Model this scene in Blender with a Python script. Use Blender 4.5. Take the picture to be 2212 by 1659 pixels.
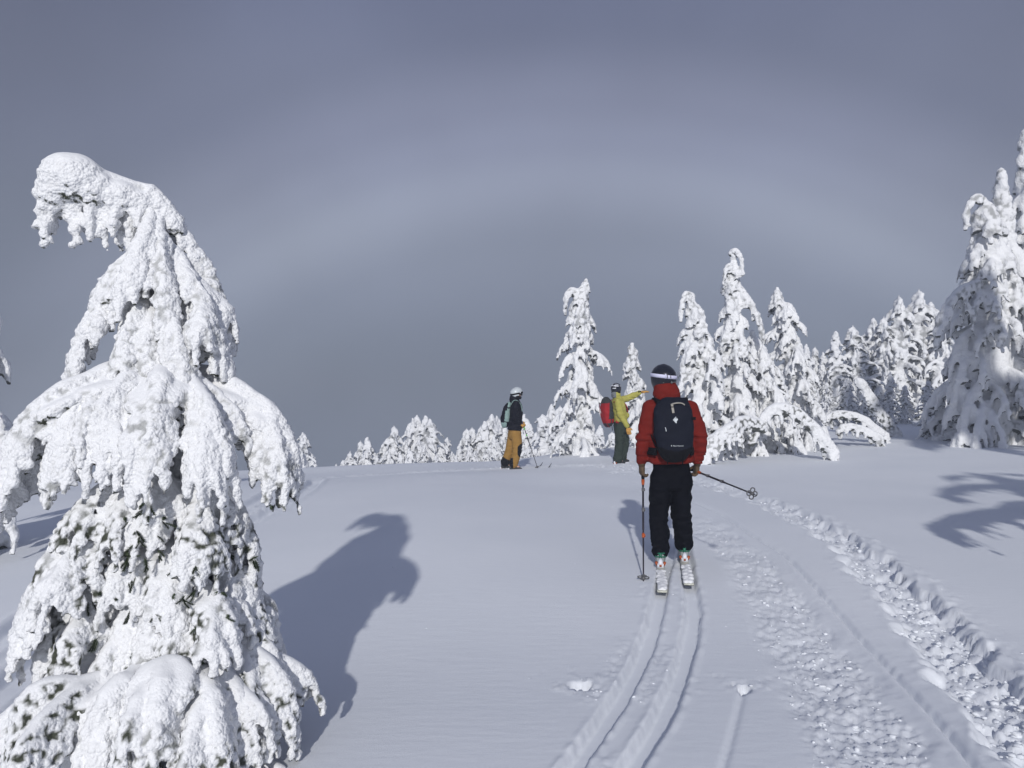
import bpy, bmesh, math, random
import numpy as np
from mathutils import Vector, Matrix

for o in list(bpy.data.objects):
    bpy.data.objects.remove(o, do_unlink=True)
SC = bpy.context.scene
COL = SC.collection
R = math.radians

# ------------------------------------------------------------------ camera
CAMH = 1.72
FPX = 768.0                       # focal length in pixels of a 1024 wide frame
cam_data = bpy.data.cameras.new('camera')
cam_data.sensor_width = 36.0
cam_data.lens = 27.0
cam_data.clip_start = 0.05
cam_data.clip_end = 2000.0
cam = bpy.data.objects.new('camera', cam_data)
cam.location = (0, 0, CAMH)
cam.rotation_euler = (R(90), 0, 0)
COL.objects.link(cam)
SC.camera = cam

# ------------------------------------------------------------------ sky and sun
SUN_EL, SUN_AZ = 24.7, 4.2        # sun low behind the photographer, a little to the left
world = bpy.data.worlds.new('World')
SC.world = world
world.use_nodes = True
wn, wl = world.node_tree.nodes, world.node_tree.links
wn.clear()
w_out = wn.new('ShaderNodeOutputWorld')
w_bg = wn.new('ShaderNodeBackground')
w_bg.inputs['Strength'].default_value = 0.1
sky = wn.new('ShaderNodeTexSky')
sky.sky_type = 'NISHITA'
sky.sun_disc = False
sky.sun_elevation = R(SUN_EL)
sky.sun_rotation = R(180 + SUN_AZ)
sky.altitude = 2000
tc = wn.new('ShaderNodeTexCoord')
nrm = wn.new('ShaderNodeVectorMath'); nrm.operation = 'NORMALIZE'
wl.new(tc.outputs['Generated'], nrm.inputs[0])
sep = wn.new('ShaderNodeSeparateXYZ')
wl.new(nrm.outputs[0], sep.inputs[0])
# the fog bank: even grey at the horizon, a little bluer higher up
fog = wn.new('ShaderNodeValToRGB')
fog.color_ramp.interpolation = 'EASE'
e = fog.color_ramp.elements
e[0].position = 0.0; e[0].color = (1.86, 2.10, 2.68, 1)
e[1].position = 1.0; e[1].color = (1.5, 1.78, 2.8, 1)
x = e.new(0.16); x.color = (2.46, 2.74, 3.56, 1)
x = e.new(0.32); x.color = (2.32, 2.58, 3.68, 1)
x = e.new(0.5); x.color = (2.08, 2.38, 3.72, 1)
wl.new(sep.outputs['Z'], fog.inputs[0])
# drifting density in the fog
wnz = wn.new('ShaderNodeTexNoise')
wnz.inputs['Scale'].default_value = 2.1
wnz.inputs['Detail'].default_value = 3.0
wl.new(nrm.outputs[0], wnz.inputs['Vector'])
wmr = wn.new('ShaderNodeMapRange')
wmr.inputs['From Min'].default_value = 0.3; wmr.inputs['From Max'].default_value = 0.7
wmr.inputs['To Min'].default_value = 0.86; wmr.inputs['To Max'].default_value = 1.12
wl.new(wnz.outputs['Fac'], wmr.inputs['Value'])
# fogbow: a pale arc about 39 degrees round the point opposite the sun
anti = wn.new('ShaderNodeVectorMath'); anti.operation = 'DOT_PRODUCT'
ce = math.cos(R(SUN_EL))
anti.inputs[1].default_value = (math.sin(R(SUN_AZ)) * ce, math.cos(R(SUN_AZ)) * ce, -math.sin(R(SUN_EL)))
wl.new(nrm.outputs[0], anti.inputs[0])
acs = wn.new('ShaderNodeMath'); acs.operation = 'ARCCOSINE'
wl.new(anti.outputs['Value'], acs.inputs[0])
bmr = wn.new('ShaderNodeMapRange')
bmr.inputs['From Min'].default_value = 0.0; bmr.inputs['From Max'].default_value = R(60)
wl.new(acs.outputs[0], bmr.inputs['Value'])
bow = wn.new('ShaderNodeValToRGB')
bow.color_ramp.interpolation = 'EASE'
e = bow.color_ramp.elements
e[0].position = 28 / 60; e[0].color = (0, 0, 0, 1)
e[1].position = 50 / 60; e[1].color = (0, 0, 0, 1)
x = e.new(35 / 60); x.color = (0.30, 0.33, 0.38, 1)
x = e.new(39.8 / 60); x.color = (0.92, 0.98, 1.10, 1)
x = e.new(42.3 / 60); x.color = (0.62, 0.64, 0.76, 1)
x = e.new(45 / 60); x.color = (0.28, 0.26, 0.30, 1)
wl.new(bmr.outputs[0], bow.inputs[0])
# fog scatters least some way outside the bow, more towards the sun
phr = wn.new('ShaderNodeMapRange'); phr.inputs['From Max'].default_value = math.pi
wl.new(acs.outputs[0], phr.inputs['Value'])
ph = wn.new('ShaderNodeValToRGB'); ph.color_ramp.interpolation = 'EASE'
e = ph.color_ramp.elements
e[0].position = 0.0; e[0].color = (1, 1, 1, 1)
e[1].position = 1.0; e[1].color = (1, 1, 1, 1)
for deg, v in ((38, 1.0), (44, .90), (50, .74), (60, .62), (80, .66), (115, .9)):
    x = e.new(deg / 180); x.color = (v, v, v, 1)
wl.new(phr.outputs[0], ph.inputs[0])
wmul = wn.new('ShaderNodeMath'); wmul.operation = 'MULTIPLY'
wl.new(ph.outputs[0], wmul.inputs[0]); wl.new(wmr.outputs[0], wmul.inputs[1])
fm = wn.new('ShaderNodeVectorMath'); fm.operation = 'SCALE'
wl.new(fog.outputs[0], fm.inputs[0]); wl.new(wmul.outputs[0], fm.inputs['Scale'])
fa = wn.new('ShaderNodeVectorMath'); fa.operation = 'ADD'
wl.new(fm.outputs[0], fa.inputs[0]); wl.new(bow.outputs[0], fa.inputs[1])
smix = wn.new('ShaderNodeMix'); smix.data_type = 'RGBA'
smix.inputs['Factor'].default_value = 0.985      # thick fog over the clear sky
wl.new(sky.outputs[0], smix.inputs['A']); wl.new(fa.outputs[0], smix.inputs['B'])
wl.new(smix.outputs['Result'], w_bg.inputs['Color'])
wl.new(w_bg.outputs[0], w_out.inputs[0])

sun_data = bpy.data.lights.new('sun', 'SUN')
sun_data.energy = 3.0
sun_data.angle = R(1.2)
sun_data.color = (1.0, 0.98, 0.955)
sun = bpy.data.objects.new('sun', sun_data)
sun.rotation_euler = (R(90 - SUN_EL), 0, -R(SUN_AZ))
sun.location = (-3, -20, 12)
COL.objects.link(sun)

SC.view_settings.view_transform = 'Standard'
SC.view_settings.look = 'None'
SC.view_settings.gamma = 1.0
SC.view_settings.exposure = 0.0
SC.render.engine = 'CYCLES'
SC.cycles.use_denoising = True
SC.cycles.max_bounces = 8
SC.cycles.volume_bounces = 1

# ------------------------------------------------------------------ helpers
def at(px, py, d):
    """point seen at a pixel of the 1024x768 frame, at real depth d metres"""
    return np.array([(px - 512) / FPX * d, d, CAMH - (py - 384) / FPX * d])

def gp(px, py, base=0.0):
    """point of level snow (height base) seen at a pixel of the 2212 wide view"""
    u, v = px * 1024 / 2212, py * 1024 / 2212
    y = (CAMH - base) * FPX / (v - 384)
    return ((u - 512) / FPX * y, y)

def sstep(a, b, x):
    t = np.clip((np.asarray(x, float) - a) / (b - a), 0, 1)
    return t * t * (3 - 2 * t)

def hash01(ix, iy, iz, seed):
    h = (ix.astype(np.int64) * 374761393 + iy.astype(np.int64) * 668265263 + iz.astype(np.int64) * 2147483647 + seed * 974711) & 0xFFFFFFFF
    h = ((h ^ (h >> 13)) * 1274126177) & 0xFFFFFFFF
    h = ((h ^ (h >> 16)) * 2246822519) & 0xFFFFFFFF
    h = h ^ (h >> 15)
    return (h & 0xFFFFFF) / float(0x1000000)

def vnoise(P, scale, seed=0):
    Q = np.asarray(P) / scale
    b = np.floor(Q).astype(np.int64); f = Q - b
    f = f * f * (3 - 2 * f)
    out = np.zeros(len(Q))
    for dx in (0, 1):
        wx = f[:, 0] if dx else 1 - f[:, 0]
        for dy in (0, 1):
            wy = f[:, 1] if dy else 1 - f[:, 1]
            for dz in (0, 1):
                wz = f[:, 2] if dz else 1 - f[:, 2]
                out += wx * wy * wz * hash01(b[:, 0] + dx, b[:, 1] + dy, b[:, 2] + dz, seed)
    return out * 2 - 1

def worley(P, scale, seed=0, cell=False):
    Q = (np.asarray(P) / scale).astype(np.float32)
    b = np.floor(Q).astype(np.int64)
    f = Q - b.astype(np.float32)
    hx = b[:, 0] * 374761393; hy = b[:, 1] * 668265263; hz = b[:, 2] * 2147483647
    best = np.full(len(Q), 9.0, np.float32); cid = np.zeros(len(Q), np.float32)
    k = np.float32(1 / 1024.0)
    for dx in (-1, 0, 1):
        for dy in (-1, 0, 1):
            for dz in (-1, 0, 1):
                h = (hx + hy + hz + (dx * 374761393 + dy * 668265263 + dz * 2147483647 + seed * 974711)).astype(np.uint32)
                h = (h ^ (h >> np.uint32(13))) * np.uint32(1274126177)
                h = (h ^ (h >> np.uint32(16))) * np.uint32(2246822519)
                h = h ^ (h >> np.uint32(15))
                ex = (h & np.uint32(1023)).astype(np.float32) * k + (dx - f[:, 0])
                ey = ((h >> np.uint32(10)) & np.uint32(1023)).astype(np.float32) * k + (dy - f[:, 1])
                ez = ((h >> np.uint32(20)) & np.uint32(1023)).astype(np.float32) * k + (dz - f[:, 2])
                dd = ex * ex + ey * ey + ez * ez
                if cell: cid = np.where(dd < best, (h >> np.uint32(5)) & np.uint32(255), cid)
                np.minimum(best, dd, out=best)
    if cell: return np.sqrt(best).astype(float), cid.astype(float) / 255
    return np.sqrt(best).astype(float)

def xy0(x, y):
    return np.stack([x, y, np.zeros_like(x)], 1)

def mk_mesh(name, V, Q=None, T=None, smooth=True):
    me = bpy.data.meshes.new(name)
    V = np.asarray(V, np.float32)
    Q = np.zeros((0, 4), np.int32) if Q is None else np.asarray(Q, np.int32).reshape(-1, 4)
    T = np.zeros((0, 3), np.int32) if T is None else np.asarray(T, np.int32).reshape(-1, 3)
    me.vertices.add(len(V)); me.vertices.foreach_set('co', V.ravel())
    nl = Q.size + T.size
    me.loops.add(nl)
    me.loops.foreach_set('vertex_index', np.concatenate([Q.ravel(), T.ravel()]).astype(np.int32))
    npl = len(Q) + len(T)
    me.polygons.add(npl)
    st = np.concatenate([np.arange(len(Q)) * 4, Q.size + np.arange(len(T)) * 3]).astype(np.int32)
    me.polygons.foreach_set('loop_start', st)
    if smooth:
        me.polygons.foreach_set('use_smooth', np.ones(npl, bool))
    me.update(calc_edges=True)
    return me

def link(name, me, mat=None, parent=None, loc=None):
    o = bpy.data.objects.new(name, me)
    COL.objects.link(o)
    if mat is not None and me is not None:
        if not me.materials:
            me.materials.append(mat)
    if parent is not None:
        o.parent = parent
    if loc is not None:
        o.location = loc
    return o

def tag(o, label=None, cat=None, group=None, kind=None):
    if label: o['label'] = label
    if cat: o['category'] = cat
    if group: o['group'] = group
    if kind: o['kind'] = kind
    return o

def empty(name, loc, rz=0.0):
    o = bpy.data.objects.new(name, None)
    o.empty_display_size = 0.1
    o.location = loc; o.rotation_euler = (0, 0, rz)
    COL.objects.link(o)
    return o

class Soup:
    """closed shapes gathered into one mesh"""
    def __init__(s): s.V = []; s.Q = []; s.T = []; s.n = 0
    def add(s, V, Q=None, T=None):
        V = np.asarray(V, float).reshape(-1, 3)
        if Q is not None and len(Q): s.Q.append(np.asarray(Q).reshape(-1, 4) + s.n)
        if T is not None and len(T): s.T.append(np.asarray(T).reshape(-1, 3) + s.n)
        s.V.append(V); s.n += len(V)
    def arrays(s):
        V = np.concatenate(s.V) if s.V else np.zeros((0, 3))
        Q = np.concatenate(s.Q) if s.Q else np.zeros((0, 4), int)
        T = np.concatenate(s.T) if s.T else np.zeros((0, 3), int)
        return V, Q, T
    def tubes(s, P, Rr, n=7):
        """batch of round tubes: P (m,k,3), Rr (m,k)"""
        P = np.asarray(P, float); Rr = np.asarray(Rr, float)
        if P.ndim == 2: P = P[None]; Rr = Rr[None]
        m, k, _ = P.shape
        t = np.gradient(P, axis=1)
        t /= np.linalg.norm(t, axis=2, keepdims=True) + 1e-9
        a = P[:, :1] - t[:, :1] * Rr[:, :1, None] * 0.6
        b = P[:, -1:] + t[:, -1:] * Rr[:, -1:, None] * 0.6
        aa = P[:, 0] - t[:, 0] * Rr[:, :1]; bb = P[:, -1] + t[:, -1] * Rr[:, -1:]
        PP = np.concatenate([a, P, b], 1)
        RR = np.concatenate([Rr[:, :1] * 0.72, Rr, Rr[:, -1:] * 0.72], 1)
        tt = np.concatenate([t[:, :1], t, t[:, -1:]], 1)
        k2 = k + 2
        mt = t.mean(1)
        ref = np.where((np.abs(mt[:, 2]) > 0.75)[:, None], np.array([[1.0, 0.13, 0.0]]), np.array([[0.0, 0.0, 1.0]]))
        side = np.cross(tt, np.repeat(ref[:, None], k2, 1)); side /= np.linalg.norm(side, axis=2, keepdims=True) + 1e-9
        up = np.cross(side, tt)
        th = np.linspace(0, 2 * np.pi, n, endpoint=False)
        ring = PP[:, :, None] + RR[:, :, None, None] * (np.cos(th)[None, None, :, None] * side[:, :, None] + np.sin(th)[None, None, :, None] * up[:, :, None])
        V = np.concatenate([ring.reshape(m, k2 * n, 3), aa[:, None], bb[:, None]], 1)
        i = np.arange(k2 - 1)[:, None] * n; j = np.arange(n)[None]; j2 = (j + 1) % n
        q = np.stack([i + j, i + j2, i + n + j2, i + n + j], -1).reshape(-1, 4)
        jj = np.arange(n); jj2 = (jj + 1) % n
        ta = np.stack([np.full(n, k2 * n), jj2, jj], 1)
        tb = np.stack([np.full(n, k2 * n + 1), (k2 - 1) * n + jj, (k2 - 1) * n + jj2], 1)
        off = (np.arange(m) * V.shape[1])[:, None, None]
        s.add(V.reshape(-1, 3), (q[None] + off).reshape(-1, 4), (np.concatenate([ta, tb])[None] + off).reshape(-1, 3))
    def loft(s, P, rad, right=(1, 0, 0), n=20, power=2.0):
        """lofted body: centres P, half axes rad [(a,b)], a along right"""
        P = np.asarray(P, float); rad = np.asarray(rad, float); right = np.asarray(right, float)
        k = len(P)
        t = np.gradient(P, axis=0); t /= np.linalg.norm(t, axis=1, keepdims=True) + 1e-9
        th = np.linspace(0, 2 * np.pi, n, endpoint=False)
        c, sn = np.cos(th), np.sin(th)
        f = (np.abs(c) ** power + np.abs(sn) ** power) ** (-1.0 / power)
        c, sn = c * f, sn * f
        V = []
        for i in range(k):
            a = right - t[i] * (right @ t[i]); a /= np.linalg.norm(a)
            b = np.cross(t[i], a)
            V.append(P[i] + rad[i, 0] * c[:, None] * a + rad[i, 1] * sn[:, None] * b)
        V = np.concatenate(V + [P[:1] - t[0] * min(rad[0]) * 0.25, P[-1:] + t[-1] * min(rad[-1]) * 0.25])
        q = []
        for i in range(k - 1):
            for j in range(n):
                j2 = (j + 1) % n
                q.append((i * n + j, i * n + j2, i * n + n + j2, i * n + n + j))
        T = [(k * n, (j + 1) % n, j) for j in range(n)] + [(k * n + 1, (k - 1) * n + j, (k - 1) * n + (j + 1) % n) for j in range(n)]
        s.add(V, q, T)
    def ball(s, c, r, n=14, m=9, rot=None):
        c = np.asarray(c, float); r = np.broadcast_to(np.asarray(r, float), (3,))
        ph = np.linspace(0, np.pi, m + 1)[1:-1]; th = np.linspace(0, 2 * np.pi, n, endpoint=False)
        V = np.stack([np.outer(np.sin(ph), np.cos(th)), np.outer(np.sin(ph), np.sin(th)), np.outer(np.cos(ph), np.ones(n))], -1).reshape(-1, 3)
        V = np.concatenate([V, [[0, 0, 1], [0, 0, -1]]]) * r
        if rot is not None: V = V @ np.asarray(rot).T
        q = []
        for i in range(m - 2):
            for j in range(n):
                j2 = (j + 1) % n
                q.append((i * n + j, (i + 1) * n + j, (i + 1) * n + j2, i * n + j2))
        K = (m - 1) * n
        T = [(K, j, (j + 1) % n) for j in range(n)] + [(K + 1, (m - 2) * n + (j + 1) % n, (m - 2) * n + j) for j in range(n)]
        s.add(V + c, q, T)
    def box(s, c, h, rot=None):
        c = np.asarray(c, float); h = np.asarray(h, float)
        V = np.array([[sx, sy, sz] for sz in (-1, 1) for sy in (-1, 1) for sx in (-1, 1)], float) * h
        if rot is not None: V = V @ np.asarray(rot).T
        s.add(V + c, [(0, 2, 3, 1), (4, 5, 7, 6), (0, 1, 5, 4), (2, 6, 7, 3), (0, 4, 6, 2), (1, 3, 7, 5)])
    def mesh(s, name, smooth=True):
        return mk_mesh(name, *s.arrays(), smooth=smooth)

def rot_xyz(rx, ry, rz):
    from mathutils import Euler
    return np.array(Euler((rx, ry, rz)).to_matrix())

TMP = bpy.data.scenes.new('workbench')
def tmp_graph():
    with bpy.context.temp_override(scene=TMP, view_layer=TMP.view_layers[0]):
        return bpy.context.evaluated_depsgraph_get()
def remesh(V, Q, T, voxel):
    me = mk_mesh('tmp', V, Q, T)
    o = bpy.data.objects.new('tmp', me)
    TMP.collection.objects.link(o)
    md = o.modifiers.new('r', 'REMESH'); md.mode = 'VOXEL'; md.voxel_size = voxel; md.adaptivity = 0
    dg = tmp_graph()
    ev = o.evaluated_get(dg)
    m = ev.to_mesh()
    nv = len(m.vertices)
    V2 = np.empty(nv * 3, np.float32); m.vertices.foreach_get('co', V2)
    L = np.empty(len(m.loops), np.int32); m.loops.foreach_get('vertex_index', L)
    tot = np.empty(len(m.polygons), np.int32); m.polygons.foreach_get('loop_total', tot)
    st = np.empty(len(m.polygons), np.int32); m.polygons.foreach_get('loop_start', st)
    ev.to_mesh_clear()
    bpy.data.objects.remove(o, do_unlink=True); bpy.data.meshes.remove(me)
    q4 = st[tot == 4]
    Q2 = np.stack([L[q4], L[q4 + 1], L[q4 + 2], L[q4 + 3]], 1)
    return V2.reshape(-1, 3).astype(float), Q2

def vnormals(V, Q):
    a, b, c, d = V[Q[:, 0]], V[Q[:, 1]], V[Q[:, 2]], V[Q[:, 3]]
    fn = np.cross(c - a, d - b)
    N = np.zeros_like(V)
    for i in range(4):
        for k in range(3):
            N[:, k] += np.bincount(Q[:, i], fn[:, k], len(V))
    return N / (np.linalg.norm(N, axis=1, keepdims=True) + 1e-12)

def laplace(V, Q, it, lam=0.5):
    i = Q.ravel(); j = np.roll(Q, -1, 1).ravel()
    src = np.concatenate([i, j]); dst = np.concatenate([j, i])
    cnt = np.bincount(dst, minlength=len(V))[:, None] + 1e-9
    for _ in range(it):
        S = np.stack([np.bincount(dst, V[src, k], len(V)) for k in range(3)], 1) / cnt
        V = V + lam * (S - V)
    return V

def catmull(P, n):
    P = np.asarray(P, float)
    k = len(P)
    if k == 2:
        t = np.linspace(0, 1, n)[:, None]; return P[0] * (1 - t) + P[1] * t
    E = np.concatenate([2 * P[:1] - P[1:2], P, 2 * P[-1:] - P[-2:-1]])
    u = np.linspace(0, k - 1, n); i = np.minimum(u.astype(int), k - 2); f = (u - i)[:, None]
    p0, p1, p2, p3 = E[i], E[i + 1], E[i + 2], E[i + 3]
    return 0.5 * ((2 * p1) + (-p0 + p2) * f + (2 * p0 - 5 * p1 + 4 * p2 - p3) * f ** 2 + (-p0 + 3 * p1 - 3 * p2 + p3) * f ** 3)

# ------------------------------------------------------------------ materials
def new_mat(name):
    m = bpy.data.materials.new(name); m.use_nodes = True
    nt = m.node_tree
    return m, nt.nodes, nt.links, nt.nodes['Principled BSDF']

def mat_plain(name, col, rough=0.6, metal=0.0, noise=0.12, scale=30.0, bump=0.0, bscale=60.0, spec=0.4):
    m, n, l, b = new_mat(name)
    b.inputs['Roughness'].default_value = rough; b.inputs['Metallic'].default_value = metal
    b.inputs['Specular IOR Level'].default_value = spec
    t = n.new('ShaderNodeTexCoord'); z = n.new('ShaderNodeTexNoise')
    z.inputs['Scale'].default_value = scale; z.inputs['Detail'].default_value = 4
    l.new(t.outputs['Object'], z.inputs['Vector'])
    r = n.new('ShaderNodeValToRGB')
    r.color_ramp.elements[0].position = 0.3; r.color_ramp.elements[1].position = 0.7
    r.color_ramp.elements[0].color = tuple(c * (1 - noise) for c in col) + (1,)
    r.color_ramp.elements[1].color = tuple(min(1, c * (1 + noise)) for c in col) + (1,)
    l.new(z.outputs['Fac'], r.inputs[0]); l.new(r.outputs[0], b.inputs['Base Color'])
    if bump:
        z2 = n.new('ShaderNodeTexNoise'); z2.inputs['Scale'].default_value = bscale; z2.inputs['Detail'].default_value = 5
        l.new(t.outputs['Object'], z2.inputs['Vector'])
        bp = n.new('ShaderNodeBump'); bp.inputs['Strength'].default_value = bump; bp.inputs['Distance'].default_value = 0.01
        l.new(z2.outputs['Fac'], bp.inputs['Height']); l.new(bp.outputs[0], b.inputs['Normal'])
    return m

def mat_tree_snow(name, knob, relief=0.6, bare_lo=-0.75, bare_hi=0.0, amount=0.5, bare=(0.055, 0.062, 0.05)):
    """wind-packed rime: white snow, rimed dark needles where snow could not settle (undersides)"""
    m, n, l, b = new_mat(name)
    b.inputs['Roughness'].default_value = 0.75
    b.inputs['Specular IOR Level'].default_value = 0.15
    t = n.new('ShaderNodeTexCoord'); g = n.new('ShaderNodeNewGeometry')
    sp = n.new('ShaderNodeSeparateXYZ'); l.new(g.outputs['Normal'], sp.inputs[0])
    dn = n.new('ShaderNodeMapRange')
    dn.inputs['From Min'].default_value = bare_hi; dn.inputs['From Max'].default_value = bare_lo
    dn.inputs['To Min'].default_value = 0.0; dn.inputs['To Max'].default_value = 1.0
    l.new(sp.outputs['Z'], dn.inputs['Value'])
    z = n.new('ShaderNodeTexNoise'); z.inputs['Scale'].default_value = 0.55 / knob; z.inputs['Detail'].default_value = 5
    z.inputs['Roughness'].default_value = 0.7
    l.new(t.outputs['Object'], z.inputs['Vector'])
    zz = n.new('ShaderNodeTexNoise'); zz.inputs['Scale'].default_value = 0.06 / knob; zz.inputs['Detail'].default_value = 2
    l.new(t.outputs['Object'], zz.inputs['Vector'])
    ad = n.new('ShaderNodeMath'); ad.operation = 'MULTIPLY_ADD'; ad.inputs[1].default_value = 0.85
    l.new(dn.outputs[0], ad.inputs[0]); l.new(z.outputs['Fac'], ad.inputs[2])
    a2 = n.new('ShaderNodeMath'); a2.operation = 'MULTIPLY_ADD'; a2.inputs[1].default_value = 0.7
    l.new(zz.outputs['Fac'], a2.inputs[0]); l.new(ad.outputs[0], a2.inputs[2])
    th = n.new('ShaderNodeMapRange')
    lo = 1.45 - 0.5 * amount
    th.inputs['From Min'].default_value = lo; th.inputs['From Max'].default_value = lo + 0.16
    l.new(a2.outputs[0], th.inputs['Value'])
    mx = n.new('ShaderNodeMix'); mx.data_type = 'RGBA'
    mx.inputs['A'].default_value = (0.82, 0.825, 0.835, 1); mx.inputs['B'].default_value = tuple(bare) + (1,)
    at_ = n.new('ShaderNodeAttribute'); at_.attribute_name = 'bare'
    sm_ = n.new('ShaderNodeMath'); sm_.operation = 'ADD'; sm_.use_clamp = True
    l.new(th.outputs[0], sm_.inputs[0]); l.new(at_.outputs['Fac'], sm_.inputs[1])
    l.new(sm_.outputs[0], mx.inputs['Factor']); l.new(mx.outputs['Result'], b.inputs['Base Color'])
    v = n.new('ShaderNodeTexVoronoi'); v.inputs['Scale'].default_value = 1.0 / knob
    l.new(t.outputs['Object'], v.inputs['Vector'])
    z3 = n.new('ShaderNodeTexNoise'); z3.inputs['Scale'].default_value = 2.2 / knob; z3.inputs['Detail'].default_value = 3
    l.new(t.outputs['Object'], z3.inputs['Vector'])
    # relief is stronger on sides than on the smooth tops
    tp = n.new('ShaderNodeMapRange'); tp.inputs['From Min'].default_value = 0.85; tp.inputs['From Max'].default_value = 0.35
    tp.inputs['To Min'].default_value = 0.05; tp.inputs['To Max'].default_value = relief
    l.new(sp.outputs['Z'], tp.inputs['Value'])
    b1 = n.new('ShaderNodeBump'); b1.invert = True; b1.inputs['Distance'].default_value = knob * 0.6
    l.new(tp.outputs[0], b1.inputs['Strength']); l.new(v.outputs['Distance'], b1.inputs['Height'])
    b2 = n.new('ShaderNodeBump'); b2.inputs['Strength'].default_value = 0.35; b2.inputs['Distance'].default_value = knob * 0.35
    l.new(z3.outputs['Fac'], b2.inputs['Height']); l.new(b1.outputs[0], b2.inputs['Normal'])
    l.new(b2.outputs[0], b.inputs['Normal'])
    return m

def mat_ground_snow():
    m, n, l, b = new_mat('ground_snow')
    b.inputs['Roughness'].default_value = 0.8
    b.inputs['Specular IOR Level'].default_value = 0.12
    t = n.new('ShaderNodeTexCoord')
    z = n.new('ShaderNodeTexNoise'); z.inputs['Scale'].default_value = 0.5; z.inputs['Detail'].default_value = 4
    l.new(t.outputs['Object'], z.inputs['Vector'])
    r = n.new('ShaderNodeValToRGB')
    r.color_ramp.elements[0].position = 0.3; r.color_ramp.elements[0].color = (0.75, 0.775, 0.815, 1)
    r.color_ramp.elements[1].position = 0.7; r.color_ramp.elements[1].color = (0.80, 0.82, 0.855, 1)
    l.new(z.outputs['Fac'], r.inputs[0]); l.new(r.outputs[0], b.inputs['Base Color'])
    f = n.new('ShaderNodeTexNoise'); f.inputs['Scale'].default_value = 220; f.inputs['Detail'].default_value = 4; f.inputs['Roughness'].default_value = 0.65
    l.new(t.outputs['Object'], f.inputs['Vector'])
    mp = n.new('ShaderNodeMapping'); mp.inputs['Scale'].default_value = (1.0, 3.2, 1.0); mp.inputs['Rotation'].default_value = (0, 0, 0.25)
    l.new(t.outputs['Object'], mp.inputs['Vector'])
    w = n.new('ShaderNodeTexNoise'); w.inputs['Scale'].default_value = 5.0; w.inputs['Detail'].default_value = 5
    l.new(mp.outputs[0], w.inputs['Vector'])
    b1 = n.new('ShaderNodeBump'); b1.inputs['Strength'].default_value = 0.25; b1.inputs['Distance'].default_value = 0.012
    l.new(w.outputs['Fac'], b1.inputs['Height'])
    b2 = n.new('ShaderNodeBump'); b2.inputs['Strength'].default_value = 0.45; b2.inputs['Distance'].default_value = 0.0022
    l.new(f.outputs['Fac'], b2.inputs['Height']); l.new(b1.outputs[0], b2.inputs['Normal'])
    l.new(b2.outputs[0], b.inputs['Normal'])
    return m

M_GROUND = mat_ground_snow()
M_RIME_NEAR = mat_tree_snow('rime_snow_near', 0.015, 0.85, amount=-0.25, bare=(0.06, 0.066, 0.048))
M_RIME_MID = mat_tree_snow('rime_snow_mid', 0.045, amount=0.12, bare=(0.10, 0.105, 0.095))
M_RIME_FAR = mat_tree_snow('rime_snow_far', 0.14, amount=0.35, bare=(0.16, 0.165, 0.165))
M_BARK = mat_plain('grey_bark', (0.075, 0.06, 0.05), 0.9, scale=18, noise=0.4, bump=0.6, bscale=25)
M_NEEDLE = mat_plain('dark_needles', (0.035, 0.05, 0.022), 0.6, scale=40, noise=0.5)

# ------------------------------------------------------------------ the snow field
def base_h(x, y):
    x = np.asarray(x, float); y = np.asarray(y, float)
    sp = np.log1p(np.exp(np.clip((-x - 1.0) / 0.5, -30, 30))) * 0.5
    near = 1 - 0.62 * sstep(7, 19, y)
    h = -0.10 * sp * near
    h = np.where(x < -14, h, h)
    leftm = 1 - sstep(-1.0, 3.0, x)
    h = h - 0.15 * sstep(9, 20, y) * sstep(13, 7, x) - 0.36 * sstep(14.5, 22, y) * leftm + 0.13 * sstep(4.2, 10.5, y) * (1 - sstep(-1.0, 1.2, x)) * (1 - sstep(12, 18, y))
    h = h - 0.055 * np.exp(-((y - 5.2) / 1.5) ** 2)
    # beyond the crest the slope falls away, soon on the left, late on the right
    edge = 21.5 + 17 * sstep(0.10, 0.36, x / np.maximum(np.abs(y), 6.0))
    d = np.maximum(0, y - edge)
    h = h - 0.30 * (d * d / (d + 7.0)) / (1 + d / 700.0)
    r = np.maximum(0, np.abs(x) - 22)
    h = h - 0.22 * r * r / (r + 12) / (1 + r / 90.0)
    b = np.maximum(0, -y - 10)
    h = h - 0.05 * b * b / (b + 10) / (1 + b / 200.0)
    P = xy0(x.ravel(), y.ravel())
    n = 0.03 * vnoise(P, 4.5, 5) + 0.015 * vnoise(P, 1.7, 9)
    n = n + 0.06 * vnoise(P, 13.0, 3) * np.asarray(sstep(16, 30, y)).ravel()
    return h + n.reshape(x.shape)

def line_f(pts, flip=False):
    P = np.array(pts)
    o = np.argsort(P[:, 1] if not flip else P[:, 0])
    P = P[o]
    def f(v):
        a, b = (P[:, 1], P[:, 0]) if not flip else (P[:, 0], P[:, 1])
        k = len(a)
        fine = np.linspace(a[0], a[-1], 400)
        g = np.interp(fine, a, b)
        w = 15
        g2 = np.convolve(np.pad(g, w, mode='edge'), np.ones(2 * w + 1) / (2 * w + 1), 'valid')
        # keep the slope at the two ends
        v = np.asarray(v, float)
        out = np.interp(v, fine, g2)
        s0 = (g[20] - g[0]) / (fine[20] - fine[0]); s1 = (g[-1] - g[-21]) / (fine[-1] - fine[-21])
        out = np.where(v < fine[0], g2[0] + (v - fine[0]) * s0, out)
        out = np.where(v > fine[-1], g2[-1] + (v - fine[-1]) * s1, out)
        return out
    return f, P

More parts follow.
